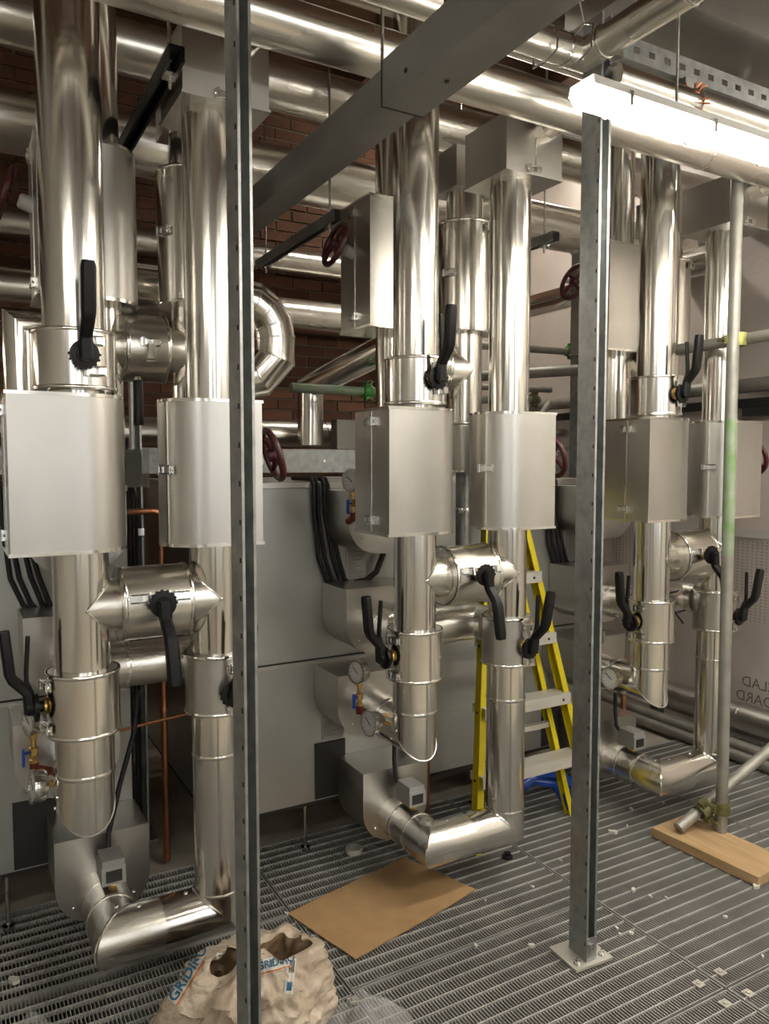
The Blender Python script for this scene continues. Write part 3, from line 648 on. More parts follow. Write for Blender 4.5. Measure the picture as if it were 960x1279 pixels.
# thinner strut in the gap between left and middle boilers, with its cables
t = thing('cable_post', 'grey slotted strut post in the gap between the left and middle boilers', 'post', (.676, 3.3, 0))
channel(MB(t), frame((.676, 3.3, 0), (0, 0, 1), (-1, 0, 0)), 2.4, .041, .041).build('channel', 'galv', t)
m = MB(t).bb(.655, .697, 3.25, 3.258, .9, .93).bb(.655, .697, 3.25, 3.258, 1.3, 1.33); m.build('cross_clips', 'zinc', t)['kind'] = 'stuff'
MB(t).bb(.62, .73, 3.25, 3.38, -.012, 0).build('base_plate', 'galv', t)
for k in range(3):
    xx = .63 + k * .016
    q = MB(); q.sweep([(xx, 3.245, -.0), (xx, 3.245, .9), (xx + .004, 3.245, 1.45), (xx - .03 * k, 3.22, 1.7)], .006, 8)
    tag(q.build('cable', 'rubber'), f'thin dark cable clipped along the slotted post, ' + ['left one', 'middle one', 'right one'][k], 'cable')
t = thing('switch_enclosure', 'clear lidded grey switch enclosure on the post between the left and middle boilers', 'box', (.585, 2.9, 1.5))
MB(t).bb(.535, .625, 2.93, 3.0, 1.515, 1.645).build('case', 'grey', t)
MB(t).bb(.54, .645, 2.90, 2.928, 1.51, 1.65).build('lid', 'clear', t)
MB(t).prism([(.55, 2.905), (.58, 2.905), (.58, 2.925), (.55, 2.925)], 1.54, 1.62).build('label', 'paper', t)
t = thing('black_lever', 'black lever behind the upper drum cover of the left boiler', 'lever', (.535, 2.58, 1.86))
MB(t).sweep([(.535, 2.54, 1.86), (.533, 2.53, 1.80), (.532, 2.53, 1.72)], .016, 12).build('grip', 'black', t)
MB(t).sweep([(.535, 2.542, 1.86), (.536, 2.545, 1.872)], .010, 10).build('shank', 'zinc', t)
tag(MB().sweep([(.45, 2.75, 1.74), (.50, 2.80, 1.70), (.535, 2.86, 1.62), (.55, 2.93, 1.57)], .016, 12).build('hose', 'rubber'), 'short thick black hose bending into the clear lidded switch enclosure', 'hose')
# copper pipes in the same gap
t = thing('copper_pipe', 'bright copper pipe dropping to the floor between the left and middle boilers', 'pipe', (.71, 3.02, 0))
MB(t).sweep([(.58, 3.04, 1.412), (.69, 3.04, 1.412), (.708, 3.04, 1.405), (.715, 3.04, 1.385), (.715, 3.04, .0)], .0125, 16).build('pipe', 'copper', t)
for z in (.02, .62, 1.30): ring(MB(t), (.715, 3.04, z), (0, 0, 1), .0125, .012, .004, 16).build('collar', 'copper', t)
t = thing('copper_pipe', 'thin copper pipe crossing between the left front risers', 'pipe', (.6, 2.6, .72))
MB(t).sweep([(.40, 2.62, .70), (.55, 2.60, .725), (.80, 2.58, .75)], .005, 10).build('pipe', 'copper', t)
for k, (xx, lab) in enumerate(((1.76, 'short copper pipe behind the foot of the middle front left riser'), (2.94, 'short copper pipe beside the lowest pipe of the right boiler'))):
    t = thing('copper_pipe', lab, 'pipe', (xx, 2.74, 0)); MB(t).tube((xx, 2.74, .002), (xx, 2.74, .62), .014, 14).build('pipe', 'copper', t); ring(MB(t), (xx, 2.74, .6), (0, 0, 1), .014, .012, .004, 14).build('collar', 'copper', t)
# thin wire hanging on the casing
tag(MB().sweep([(.905, 2.79, .60), (.92, 2.785, .70), (.955, 2.785, .78), (.965, 2.79, .80), (.94, 2.795, .81)], .003, 6).build('wire', 'copper'), 'thin orange wire on the middle boiler casing beside the near strut post', 'wire')

# ------------------------------------------------------------------ behind the middle unit
t = thing('channel_rail', 'flat galvanised channel running horizontally behind the boilers', 'rail', (1.4, 3.98, 1.6))
MB(t).bb(-1.5, 3.9, 3.98, 3.985, 1.545, 1.675).bb(-1.5, 3.9, 3.985, 4.02, 1.670, 1.675).bb(-1.5, 3.9, 3.985, 4.02, 1.545, 1.55).build('rail', 'galv', t)
for k in range(5):
    m = MB(t); m.at(frame((.6 + k * .42, 3.98, 1.61), (0, -1, 0))).lathe([(.008, 0), (.008, .005), (0, .006)], 8); m.build('bolt', 'zinc', t)
t = thing('elbow_pipe', 'sloping pipe with mitred drop behind the middle front left riser', 'pipe', (1.81, 4.1, 1.6))
MB(t).sweep([(1.81, 4.06, 1.70), (1.81, 4.06, 2.03), (2.02, 3.42, 2.22)], .074, 40).build('elbow', 'clad', t, ang=12)
rivets(t, [((1.735, 4.0, 2.03), (-1, 0, 0))])
t = thing('gored_elbow', 'segmented silver pipe elbow curling down beside the near strut post', 'pipe', (1.1, 3.0, 2.0))
path = [Vector((.60, 3.0, 2.262)), Vector((1.0, 3.0, 2.257))]
for a in (68, 45, 22, 0): path.append(Vector((1.03 + .15 * cos(radians(a)), 3.0, 2.107 + .15 * sin(radians(a)))))
path += [Vector((1.18, 3.0, 2.03)), Vector((1.12, 3.03, 1.955)), Vector((.95, 3.08, 1.91))]
MB(t).tube((.97, 3.0, 2.335), (.97, 3.0, 4.0), .005, 8).build('hanger_rod', 'zinc', t)
MB(t).sweep(path, .083, 36).build('pipe', 'clad', t, ang=12)
for i in range(1, len(path) - 1):
    d = ((path[i + 1] - path[i]).normalized() + (path[i] - path[i - 1]).normalized())
    ring(MB(t), path[i], d, .084, .003, .002, 36).build('seam_band', 'clad', t)
t = thing('wall_box', 'small cream control box on the rail behind the middle boiler', 'box', (2.03, 4.1, 1.68))
MB(t).bb(1.96, 2.10, 4.02, 4.10, 1.68, 1.85).build('case', 'cream', t)
m = MB(t); m.at(frame((2.09, 4.018, 1.83), (0, -1, 0))).lathe([(.006, 0), (.006, .002), (0, .003)], 8); m.build('screw', 'zinc', t)
t = thing('small_elbow', 'mitred pipe elbow at the left edge behind the upper lever valve', 'pipe', (.235, YRR, 1.7))
MB(t).sweep([(.205, YRR, 1.55), (.205, YRR, 2.02), (.36, YRR, 2.02)], .049, 32).build('elbow', 'clad', t, ang=12)
ring(MB(t), (.272, YRR, 2.02), (1, 0, 0), .049, .004, .002, 32).build('seam_band', 'clad', t)
rivets(t, [((.215, YRR - .049, 2.0), (0, -1, 0))])

# ------------------------------------------------------------------ scaffold
def coupler(c, ax, label, m='coup', r=.0245):
    t = thing('scaffold_coupler', label, 'coupler', c)
    q = MB(t); q.at(frame(c, ax)).lathe([(r + .001, -.026), (r + .009, -.026), (r + .011, 0), (r + .009, .026), (r + .001, .026)], 20, True); q.build('band', m, t)
    F = frame(c, ax)
    for s in (-1, 1):
        q = MB(t); q.at(F); q.box((s * .040, .012, 0), (.022, .030, .036)); q.build('jaw', m, t)
        q = MB(t); q.at(F @ Matrix.Translation((s * .046, .03, 0)) @ Matrix.Rotation(radians(-90), 4, 'X')).lathe([(.012, -.008), (.012, .004), (.006, .004), (.006, .030), (0, .03)], 6); q.build('bolt', 'coupd', t)
    return t
def stube(label, pts, m='scaf', r=.0242, group=None, name='scaffold_tube'):
    o = MB().sweep(pts, r, 20).build(name, m); return tag(o, label, 'tube', group)
SX, SY = 2.80, 2.055
t = thing('scaffold_tube', 'upright scaffold tube with green paint, standing on the wooden board at right', 'tube', (SX, SY, .04))
MB(t).tube((SX, SY, .042), (SX + .005, SY + .01, 1.22), .0242, 20).build('lower_tube', 'scaf', t)
MB(t).tube((SX + .005, SY + .01, 1.22), (SX + .008, SY + .015, 1.78), .0242, 20).build('painted_stretch', 'scafg', t)
MB(t).tube((SX + .008, SY + .015, 1.78), (SX + .015, SY + .02, 3.2), .0242, 20).build('upper_tube', 'scaf', t)
stube('horizontal scaffold tube crossing behind the upright at head height, right edge', [(2.865, 2.75, 2.105), (2.865, .7, 2.112)])
coupler((2.838, 2.07, 2.105), (0, 0, 1), 'yellowish scaffold coupler on the upright at head height')
stube('sloping scaffold brace reaching down to the wooden board at right', [(2.625, 2.13, .065), (3.9, 2.03, .66)])
coupler((2.745, 2.10, .13), (1, -.08, .45), 'weathered scaffold coupler on the sloping brace just above the board', 'coupd')
coupler((2.80, 2.056, .145), (0, 0, 1), 'weathered scaffold coupler on the upright just above the board', 'coupd')
t = thing('scaffold_board', 'pale wooden board under the foot of the upright scaffold tube', 'board', (2.72, 2.0, 0))
MB(t).at(Matrix.Translation((2.704, 1.995, 0)) @ Matrix.Rotation(radians(4), 4, 'Z')).bb(-.115, .115, -.24, .235, .003, .041).build('board', 'wood', t)
stube('pale green scaffold tube end behind the middle valve boxes', [(1.50, 3.6, 1.975), (2.5, 3.6, 1.972)], 'scafg')
coupler((1.93, 3.6, 1.974), (1, 0, 0), 'bright green coupler on the pale green tube behind the middle boiler', 'coupg')
stube('greenish scaffold tube behind the right of the middle risers, upper one', [(2.7, 3.9, 2.32), (3.95, 3.9, 2.345)], 'scaf')
coupler((3.62, 3.9, 2.338), (1, 0, 0), 'green coupler on the upper greenish tube beside the dark post', 'coupg')
stube('thick grey tube behind the right of the middle risers, rising rightwards', [(2.9, 4.1, 2.15), (3.5, 3.3, 2.165)], 'scaf', .034)
stube('thin grey tube behind the middle risers, below the thick grey tube', [(2.8, 4.1, 2.09), (3.55, 4.0, 2.09)], 'scaf', .020)
stube('short lower scaffold tube behind the middle risers with dark coupler', [(2.7, 4.0, 1.99), (3.45, 4.0, 2.02)], 'scaf')
coupler((3.40, 4.0, 2.02), (1, 0, 0), 'dark coupler at the end of the short lower scaffold tube', 'coupd')
stube('sloping scaffold brace behind the middle right valve box', [(3.1, 3.95, 1.55), (3.5, 3.95, 2.0)], 'scaf')
t = thing('steel_post', 'dark steel channel post behind the near double strut post', 'post', (3.55, 3.72, 0))
MB(t).bb(3.50, 3.508, 3.68, 3.76, -.012, 2.75).bb(3.508, 3.58, 3.68, 3.686, -.012, 2.75).bb(3.508, 3.58, 3.754, 3.76, -.012, 2.75).build('post', 'galv', t)
MB(t).bb(3.45, 3.63, 3.64, 3.80, 2.75, 2.76).build('cap_plate', 'galv', t)
hpipe('short pipe running front to back behind the right of the middle riser', (3.35, 2.55, 2.62), (3.35, 5.0, 2.62), .07, 'clad')
stube('horizontal pale pipe along the sheeted wall at the right edge', [(3.90, .9, 2.03), (3.90, 4.9, 2.03)], 'scaf', .04, name='wall_pipe')
t = thing('wall_rail', 'dark slotted rail along the sheeted wall below the pale pipe', 'rail', (3.93, 2.6, 1.93))
MB(t).bb(3.915, 3.955, .9, 4.9, 1.91, 1.96).build('rail', 'dark', t); MB(t).bb(3.895, 3.955, 2.62, 2.8, 1.86, 1.905).build('hanging_block', 'dark', t)
for k, (yy, r, z, xx, mt) in enumerate(((0, .085, .165, 3.84, 'box'), (0, .036, .05, 3.72, 'scaf'), (0, .03, .035, 3.625, 'scaf'))):
    lab = ['fat pale pipe along the foot of the sheeted wall', 'slim pipe on the floor beside the fat wall pipe', 'thinnest pipe on the floor, furthest from the sheeted wall'][k]
    t = thing('floor_pipe', lab, 'pipe', (xx, 2.6, 0))
    MB(t).tube((xx, .9, z), (xx, 2.70, z), r, 32).build('pipe_section', mt, t); MB(t).tube((xx, 2.70, z), (xx, 4.9, z), r, 32).build('pipe_section', mt, t)
    if k == 0: ring(MB(t), (xx, 2.70, z), (0, 1, 0), r, .006, .003, 32).build('seam_band', 'box', t)
    for yy in (1.6, 3.3, 4.4): MB(t).bb(xx - .03, xx + .03, yy - .03, yy + .03, .001, max(.004, z - r + .004)).build('support', 'galv', t)

# ------------------------------------------------------------------ sheeting on the right wall
def sheet(name, label, pt, nu, nv, U, V, amp, m, par=None, seed=0):
    """wrinkled thin sheet: pt + u*U + v*V, displaced along its normal"""
    N = Vector(U).cross(Vector(V)).normalized(); vs = []; fs = []
    for j in range(nv + 1):
        for i in range(nu + 1):
            p = Vector(pt) + Vector(U) * (i / nu) + Vector(V) * (j / nv)
            d = noise.noise(p * 1.3 + Vector((seed, 0, 0))) + .45 * noise.noise(Vector((p.x * 2, p.y * 6, p.z * 1.6)) + Vector((0, seed, 0)))
            vs.append(p + N * (amp * d))
    for j in range(nv):
        for i in range(nu): a = j * (nu + 1) + i; fs.append((a, a + 1, a + nu + 2, a + nu + 1))
    mb = MB(); mb.add(vs, fs); return mb.build(name, m, par, 60)
o = struct(sheet('wall_sheeting', '', (3.985, 5.0, -.3), 60, 60, (0, -4.6, 0), (0, 0, 4.2), .018, 'membrane', wr)); del o['kind']
o = sheet('wall_sheeting', '', (2.75, 4.985, .2), 24, 40, (1.25, 0, 0), (0, 0, 3.2), .012, 'membrane', wb, 5)
MB().bb(3.955, 3.958, .5, 4.9, 1.175, 1.225).build('tape_strip', 'tape', wr)
dots = MB()
for i in range(46):
    for j in range(26):
        dots.bb(3.9535, 3.955, 2.45 + i * .03, 2.456 + i * .03, .70 + j * .018, .706 + j * .018)
dots.build('printed_dots', 'inkfaint', wr)['kind'] = 'stuff'
def text_mesh(body, size, ext=.0, bold=.0):
    cu = bpy.data.curves.new('print', 'FONT'); cu.body = body; cu.size = size; cu.extrude = ext; cu.resolution_u = 3; cu.offset = bold
    ob = bpy.data.objects.new('print', cu); COL.objects.link(ob); bpy.context.view_layer.update()
    me = bpy.data.meshes.new_from_object(ob.evaluated_get(bpy.context.evaluated_depsgraph_get()))
    bpy.data.objects.remove(ob); 
    if bold:
        import bmesh
        bm = bmesh.new(); bm.from_mesh(me); bmesh.ops.triangulate(bm, faces=bm.faces)
        for _ in range(3): bmesh.ops.subdivide_edges(bm, edges=[e for e in bm.edges if e.calc_length() > size * .12], cuts=1); bmesh.ops.triangulate(bm, faces=bm.faces)
        bm.to_mesh(me); bm.free()
    vs = [tuple(v.co) for v in me.vertices]; fs = [tuple(p.vertices) for p in me.polygons]; bpy.data.meshes.remove(me); return vs, fs
def put_text(body, size, M4, m, par, name='lettering', project=None):
    vs, fs = text_mesh(body, size); vs = [M4 @ Vector(v) for v in vs]
    if project: vs = [project(v) for v in vs]
    mb = MB(); mb.add(vs, fs); return mb.build(name, m, par)
# seen from behind, so mirrored: text runs towards +y as seen from the room
for body, z, y, sz in (('RCLAD', .318, 2.52, .085), ('STANDARD', .23, 2.38, .085), ('RCLAD', .90, 3.35, .06), ('STANDARD', .84, 3.2, .06)):
    F = Matrix(((0, 0, -1, 3.951), (1, 0, 0, y), (0, 1, 0, z), (0, 0, 0, 1)))
    put_text(body, sz, F, 'inkfaint', wr)

# ------------------------------------------------------------------ ladder
t = thing('step_ladder', 'folded yellow fibreglass step ladder leaning between the middle and right boilers', 'ladder', (2.2, 2.62, 0))
def rail(p, q, wd, dp, nm, sx):
    P, Q = Vector(p), Vector(q); d = (Q - P).normalized(); F = frame(P, d, (1, 0, 0)); L = (Q - P).length
    # C section: web in the y-z plane, flanges pointing inwards (sx)
    poly = [(0, -dp / 2), (0, dp / 2), (sx * wd, dp / 2), (sx * wd, dp / 2 - .005), (sx * .005, dp / 2 - .005), (sx * .005, -dp / 2 + .005), (sx * wd, -dp / 2 + .005), (sx * wd, -dp / 2)]
    m = MB(t); m.at(F).prism(poly, 0, L); return m.build(nm, 'yellow', t)
FL0, FL1 = Vector((1.815, 2.475, .004)), Vector((2.03, 2.70, 1.50)); FR0, FR1 = Vector((2.495, 2.475, .004)), Vector((2.20, 2.70, 1.50))
rail(FL0, FL1, .028, .040, 'front_rail', 1); rail(FR0, FR1, .028, .050, 'front_rail', -1)
BL0, BL1 = Vector((1.885, 2.555, .004)), Vector((2.065, 2.745, 1.42)); BR0, BR1 = Vector((2.425, 2.555, .004)), Vector((2.165, 2.745, 1.42))
rail(BL0, BL1, .025, .04, 'rear_rail', 1); rail(BR0, BR1, .025, .04, 'rear_rail', -1)
for k in range(5):
    z = .305 + .27 * k; f_ = z / 1.496
    if f_ > .97: break
    a, b_ = FL0.lerp(FL1, f_), FR0.lerp(FR1, f_)
    s = MB(t); s.bb(a.x + .006, b_.x - .006, a.y - .045, a.y + .045, z + .0, z + .006).bb(a.x + .006, b_.x - .006, a.y - .045, a.y - .041, z - .042, z).bb(a.x + .006, b_.x - .006, a.y + .041, a.y + .045, z - .03, z)
    o = s.build('step', 'alu', t)
    for xx in (a.x + .05, b_.x - .05):
        q = MB(t); q.at(frame((xx, a.y - .045, z - .02), (0, -1, 0))).lathe([(.006, 0), (.006, .002), (0, .003)], 8); q.build('rivet', 'dark', o)
    for xx in (a.x - .001, b_.x + .001):
        q = MB(t); q.at(frame((xx, a.y - .0, z - .02), (1 if xx > 2.2 else -1, 0, 0))).lathe([(.007, 0), (.007, .003), (0, .004)], 8); q.build('rivet', 'dark', o)
for z in (.42, .70, .98):
    f_ = z / 1.416; a, b_ = BL0.lerp(BL1, f_), BR0.lerp(BR1, f_); MB(t).bb(a.x + .004, b_.x - .004, a.y - .012, a.y + .012, z - .012, z + .012).build('rear_brace', 'alu', t)
MB(t).bb(2.0, 2.23, 2.66, 2.775, 1.48, 1.52).build('top_cap', 'black', t)
q = MB(); q.sweep([(2.18, 2.70, .02), (2.20, 2.68, .10), (2.28, 2.66, .15), (2.38, 2.62, .13), (2.43, 2.58, .03), (2.50, 2.62, .02), (2.56, 2.68, .05), (2.52, 2.75, .11), (2.40, 2.76, .10)], .022, 12)
tag(q.build('hose', 'blue'), 'loops of blue hose on the floor behind the lowest ladder step', 'hose')

# ------------------------------------------------------------------ things on the floor
q = MB(); nu, nv = 14, 10; C4 = [Vector((.996, 2.458)), Vector((1.558, 2.588)), Vector((1.660, 2.245)), Vector((1.089, 2.116))]
for top in (0, 1):
    vs = []
    for j in range(nv + 1):
        for i in range(nu + 1):
            u, v = i / nu, j / nv; p = C4[0].lerp(C4[1], u).lerp(C4[3].lerp(C4[2], u), v)
            vs.append((p.x, p.y, .004 + .004 * top + .018 * max(0, u - .75) ** 1.2 * v * 2 + .003 * noise.noise(Vector((u * 3, v * 3, 1)))))
    q.add(vs, [(j * (nu + 1) + i, j * (nu + 1) + i + 1, (j + 1) * (nu + 1) + i + 1, (j + 1) * (nu + 1) + i) for j in range(nv) for i in range(nu)])
n1 = (nu + 1) * (nv + 1); edge = [i for i in range(nu + 1)] + [(j + 1) * (nu + 1) - 1 for j in range(1, nv + 1)] + [nv * (nu + 1) + i for i in range(nu - 1, -1, -1)] + [j * (nu + 1) for j in range(nv - 1, 0, -1)]
q.f += [(edge[k], edge[(k + 1) % len(edge)], n1 + edge[(k + 1) % len(edge)], n1 + edge[k]) for k in range(len(edge))]
tag(q.build('hardboard_sheet', 'card'), 'flat rectangular sheet of brown hardboard lying on the grating', 'board')
t = thing('tape_roll', 'small white roll of tape lying on the grating beyond the hardboard', 'tape', (1.40, 2.73, .002))
MB(t).at(Matrix.Translation((1.40, 2.73, .002))).lathe([(.017, 0), (.034, 0), (.035, .002), (.035, .020), (.034, .022), (.017, .022)], 28, True).build('roll', 'rubble', t)
MB(t).at(Matrix.Translation((1.40, 2.73, .002))).lathe([(.0155, .001), (.0168, .001), (.0168, .019), (.0155, .019)], 24, True).build('core', 'paper', t)
# scraps
SCRAPS = [(0.994, 2.460, 0.022), (1.279, 2.992, 0.02), (0.128, 2.543, 0.05), (2.693, 2.448, 0.028), (2.454, 2.326, 0.05), (2.551, 2.339, 0.02), (2.182, 1.964, 0.028), (2.203, 1.903, 0.02), (2.246, 1.867, 0.018), (1.970, 1.779, 0.022), (1.930, 1.792, 0.018), (1.630, 1.892, 0.03), (1.469, 1.983, 0.022), (2.608, 1.754, 0.045), (2.328, 1.683, 0.02), (2.961, 2.634, 0.03), (2.876, 2.422, 0.02), (1.868, 2.167, 0.016), (1.948, 1.823, 0.02), (2.093, 2.261, 0.016), (2.245, 1.482, 0.014), (2.957, 2.308, 0.02), (1.658, 2.181, 0.012), (1.486, 2.094, 0.014)]
SCRAP_TEXT = ['pale scrap at the left corner of the hardboard sheet', 'pale scrap on the concrete ledge', 'white twisted scrap of film on the grating at the far left', 'pale flake nearest the right boiler elbow, beside the double strut post',
    'long white shard on the grating right of the double strut post', 'short white flake just beyond the long white shard', 'pale flake right of the double strut post, a hand below the white shard', 'small pale chip between the double strut post and the wooden board',
    'smallest chip beside the chip between post and wooden board', 'pale flake right beside the foot plate of the double strut post', 'bit of debris touching the right edge of the strut foot plate', 'pale flake left of the foot plate of the double strut post',
    'pale chip in front of the right corner of the hardboard', 'white shard below the wooden scaffold board', 'pale chip on the grating at right, below the board shard', 'pale lump under the right boiler pipe, furthest back', 'pale disc shaped flake below the right boiler elbow',
    'tiny chip left of the double strut post, beyond the panel joint', 'tiny chip just right of the strut post base', 'tiny chip left of the strut post at knee height', 'small chip at the right edge near the panel joint', 'small chip at the near end of the wooden board',
    'tiny chip right of the hardboard corner', 'tiny chip midway between hardboard and plastic bag']
for i, (x, y, s) in enumerate(SCRAPS):
    rr = random.Random(i); n_ = rr.choice((5, 6, 7)); a0 = rr.uniform(0, 6)
    if y > 2.96: continue
    poly = [(s * .5 * rr.uniform(.5, 1) * cos(a0 + 2 * pi * k / n_), s * .22 * rr.uniform(.6, 1) * sin(a0 + 2 * pi * k / n_)) for k in range(n_)]
    z = .0012; q = MB(); q.at(Matrix.Translation((x, y, z)) @ Matrix.Rotation(rr.uniform(0, 3), 4, 'Z')).prism([(a * 1.25, b_ * 1.5) for a, b_ in poly], 0, .005 + s * .12)
    tag(q.build('scrap', 'rubble'), SCRAP_TEXT[i], 'debris', 'debris scraps on the grating')
# crumpled bag with printed name
def bag():
    t = thing('crumpled_bag', 'open crumpled brown bag with blue printed letters, at the foot of the near post', 'bag', (.66, 1.985, 0))
    cx, cy = .66, 1.985; n_ = 190; prof = []; NP = 56
    for k in range(NP):
        u = k / (NP - 1)
        if u < .62: v = u / .62; prof.append((.195 - .055 * v ** 1.6 if v > .06 else .17 + .025 * v / .06, .155 - .075 * v ** 1.3 if v > .06 else .135 + .02 * v / .06, .006 + .215 * v ** .9))
        elif u < .72: v = (u - .62) / .10; prof.append((.140 - .030 * v, .080 - .036 * v, .221 + .016 * sin(v * pi * .6)))
        else: v = (u - .72) / .28; prof.append((.110 - .02 * v, .044 - .01 * v, .230 - .17 * v))
    vs = []
    for rx_, ry_, z in prof:
        for k in range(n_):
            a = 2 * pi * k / n_; d = Vector((cos(a), sin(a), 0)); am = min(1, z / .05)
            p = Vector((d.x * rx_ + .05 * min(1, z / .2) ** 2, d.y * ry_, z)); q_ = p * 6
            f1 = abs(noise.noise(q_ + Vector((3, 1, 2)))); f2 = abs(noise.noise(q_ * 2.2 + Vector((9, 4, 7)))); f3 = noise.noise(p * 4 + Vector((1, 8, 3))); f4 = abs(noise.noise(q_ * 4.7 + Vector((2, 5, 1)))) + .5 * abs(noise.noise(q_ * 9 + Vector((7, 3, 1))))
            ear = .06 * math.exp(-((a - 2.95) / .28) ** 2) * sin(pi * min(1, z / .2)) + .04 * math.exp(-((a - 6.0) / .3) ** 2)
            p += d * (am * (.05 * f3 - .06 * f1 - .045 * f2 - .026 * f4 + .05) + ear)
            p.z += am * (.05 * noise.noise(Vector((cos(a) * 1.7, sin(a) * 1.7, z * 3 + 5))) + .018 * noise.noise(q_ * 2.2) + .010 * noise.noise(q_ * 5))
            p.z = max(p.z, .004); vs.append(Vector((cx, cy, 0)) + p)
    m_ = len(prof); fo = []; fi = []
    for i in range(m_ - 1):
        for k in range(n_):
            k2 = (k + 1) % n_; (fo if i < .72 * (NP - 1) else fi).append((i * n_ + k, i * n_ + k2, (i + 1) * n_ + k2, (i + 1) * n_ + k))
    fo.append(tuple(range(n_ - 1, -1, -1))); fi.append(tuple((m_ - 1) * n_ + k for k in range(n_)))
    q = MB(t); q.add(vs, fo); body = q.build('body', 'bag', t, 50)
    q = MB(t); q.add(vs, fi); q.build('inside', 'bagin', t, 50)
    # folded lower flap at the right
    q = MB(t); fv = []
    for j in range(15):
        for i in range(25):
            u, v = i / 24, j / 14; p = Vector((.70 + .15 * u, 1.77 + .08 * u + .12 * v, .012 + .10 * sin(pi * v) * (1 - .55 * u) * sin(pi * min(1, u + .25))))
            p.z += .025 * noise.noise(p * 14); p.z = max(.004, p.z); fv.append(p)
    q.add(fv, [(j * 25 + i, j * 25 + i + 1, (j + 1) * 25 + i + 1, (j + 1) * 25 + i) for j in range(14) for i in range(24)]); q.build('flap', 'bag', t, 50)
    tree = BVHTree.FromPolygons(vs, fo)
    def proj(dirv, lift):
        def f(p):
            h = tree.ray_cast(p, dirv, 2.0)
            return h[0] - dirv * lift - t.location if h[0] is not None else None
        return f
    def lay(name, m, vs_, fs_, pr):
        P_ = [pr(p) for p in vs_]; keep = []
        for f_ in fs_:
            if any(P_[k] is None for k in f_): continue
            if max((P_[f_[k]] - P_[f_[k - 1]]).length - 1.9 * (vs_[f_[k]] - vs_[f_[k - 1]]).length for k in range(len(f_))) > .022: continue
            keep.append(f_)
        used = sorted({k for f_ in keep for k in f_}); ix = {k: n for n, k in enumerate(used)}
        if keep: q = MB(); q.add([P_[k] for k in used], [tuple(ix[k] for k in f_) for f_ in keep]); q.build(name, m, t, 60)
    def stamp(o, dv, rot, items):
        o = Vector(o); dv = Vector(dv); R_ = dv.cross(Vector((0, 0, 1))).normalized(); U_ = R_.cross(dv).normalized(); a = radians(rot)
        X = R_ * cos(a) + U_ * sin(a); Y = -R_ * sin(a) + U_ * cos(a)
        for kind, dx, dy, w_, h_, m in items:
            c = o + X * dx + Y * dy
            if kind == 'band':
                vs2 = [c + X * (w_ * i / 24) + Y * (h_ * j / 5) for j in range(6) for i in range(25)]
                lay('printed_band', m, vs2, [(j * 25 + i, j * 25 + i + 1, (j + 1) * 25 + i + 1, (j + 1) * 25 + i) for j in range(5) for i in range(24)], proj(dv, .003 if m == 'logow' else .0055))
            else:
                M4 = Matrix(((X.x, Y.x, dv.x, c.x), (X.y, Y.y, dv.y, c.y), (X.z, Y.z, dv.z, c.z), (0, 0, 0, 1)))
                v_, f_ = text_mesh(kind, h_, 0, h_ * .022); lay('lettering', m, [M4 @ Vector(p) for p in v_], f_, proj(dv, .0085))
    stamp((.352, 1.372, .645), (.212, .806, -.553), 52, [('band', -.066, -.021, .130, .044, 'logow'), ('band', -.066, -.020, .130, .005, 'orange'), ('GRIDIRO', -.063, -.010, 0, .0365, 'logo')])
    stamp((.514, 1.327, .640), (.302, .78, -.547), 8, [('band', -.055, -.020, .095, .036, 'logow'), ('band', -.055, -.018, .095, .004, 'orange'), ('GRIDIRO', -.052, -.006, 0, .026, 'logo')])
    stamp((.419, 1.361, .671), (.246, .801, -.546), -4, [('band', -.016, -.012, .034, .024, 'logow'), ('band', -.010, -.006, .022, .005, 'ink'), ('band', -.010, .003, .022, .003, 'ink')])
    stamp((.532, 1.299, .64), (.313, .764, -.564), -8, [('band', -.012, -.05, .024, .085, 'logow'), ('band', -.007, -.042, .014, .020, 'logo'), ('band', -.006, .0, .003, .03, 'ink'), ('band', .0, .0, .002, .03, 'ink'), ('band', .004, .0, .004, .03, 'ink')])
    return t
bag()
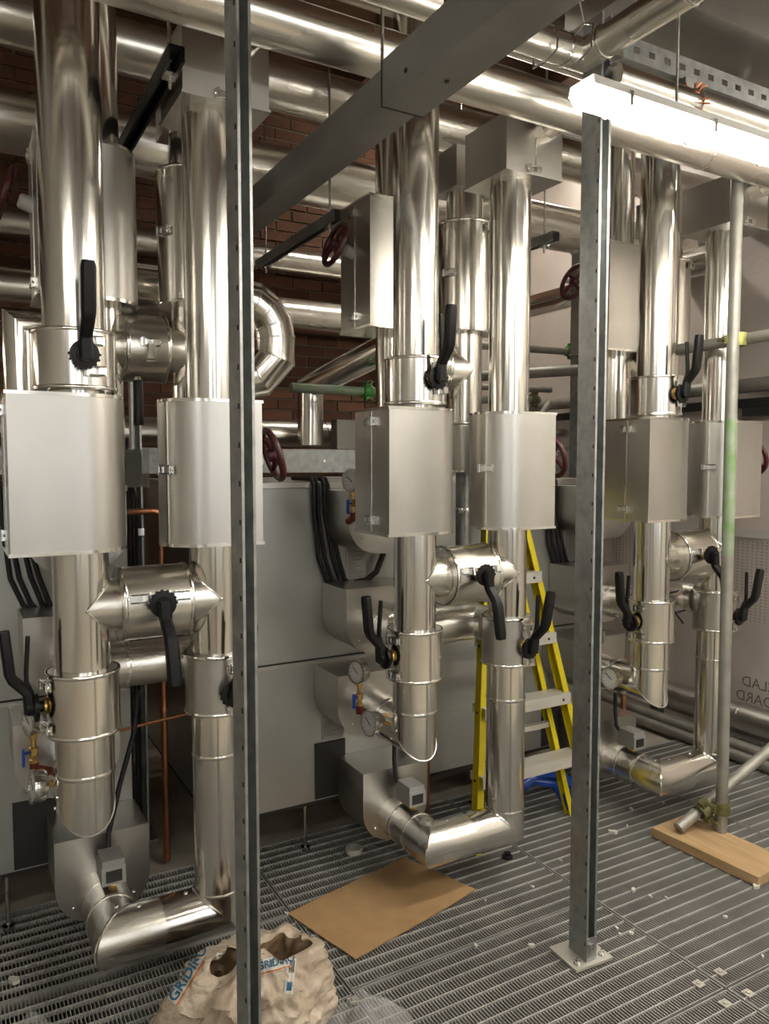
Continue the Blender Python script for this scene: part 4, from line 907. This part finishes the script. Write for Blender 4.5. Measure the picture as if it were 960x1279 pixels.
def film(label, cx, cy, rx_, ry_, h, seed):
    vs = []; fs = []; nr, na = 34, 110
    for i in range(nr + 1):
        for k in range(na):
            a = 2 * pi * k / na; u = i / nr; R_ = 1 + .35 * noise.noise(Vector((cos(a) * 1.5 + seed, sin(a) * 1.5, 0)))
            p = Vector((cx + rx_ * R_ * u * cos(a), cy + ry_ * R_ * u * sin(a), 0))
            z = h * (1 - u ** 1.6) * (.7 + .6 * noise.noise(p * 9 + Vector((0, 0, seed)))) + (.035 * abs(noise.noise(p * 13)) + .02 * abs(noise.noise(p * 31))) * (1 - u * .5) + .004
            vs.append((p.x, p.y, max(.003, z)))
    for i in range(nr):
        for k in range(na): k2 = (k + 1) % na; fs.append((i * na + k, i * na + k2, (i + 1) * na + k2, (i + 1) * na + k))
    q = MB(); q.add(vs, fs); tag(q.build('plastic_film', 'film', None, 40), label, 'plastic bag')
film('crumpled clear plastic bag on the grating in front of the brown bag', .965, 1.83, .165, .12, .10, 3)
film('small piece of clear plastic film at the lower left on the grating', .155, 2.30, .045, .05, .02, 8)
# plug cap under the lowest pipe of the middle boiler
t = thing('black_plug', 'small black plug on the grating below the middle return elbow', 'cap', (1.925, 2.39, .001))
MB(t).at(Matrix.Translation((1.925, 2.39, .001))).lathe([(.022, 0), (.022, .008), (.014, .012), (.014, .02), (0, .021)], 14).build('cap', 'black', t)
# black fan cap behind the riser, between ladder and middle return pipe
t = thing('black_disc_handle', 'black round end cap beside the second ladder step', 'cap', (1.93, 2.41, .52))
MB(t).at(frame((1.945, 2.40, .545), (1, -.45, 0))).lathe([(.012, -.05), (.030, -.02), (.048, 0), (.048, .008), (.02, .012), (0, .012)], 24).build('cap', 'black', t)
# thin leads near the right riser
for k, (a, b_) in enumerate((((2.80, 2.40, 1.08), (2.93, 2.38, .86)), ((2.80, 2.40, .98), (2.94, 2.38, .92)))):
    tag(MB().sweep([Vector(a) + Vector((.12, 0, .03)), Vector(a) + Vector((.03, 0, .02)), Vector(a), Vector(a) + Vector((.01, 0, -.08)), Vector(b_)], .004, 8).build('sensor_lead', 'rubber'), ['upper', 'lower'][k] + ' thin black lead looping beside the right return pipe', 'cable')
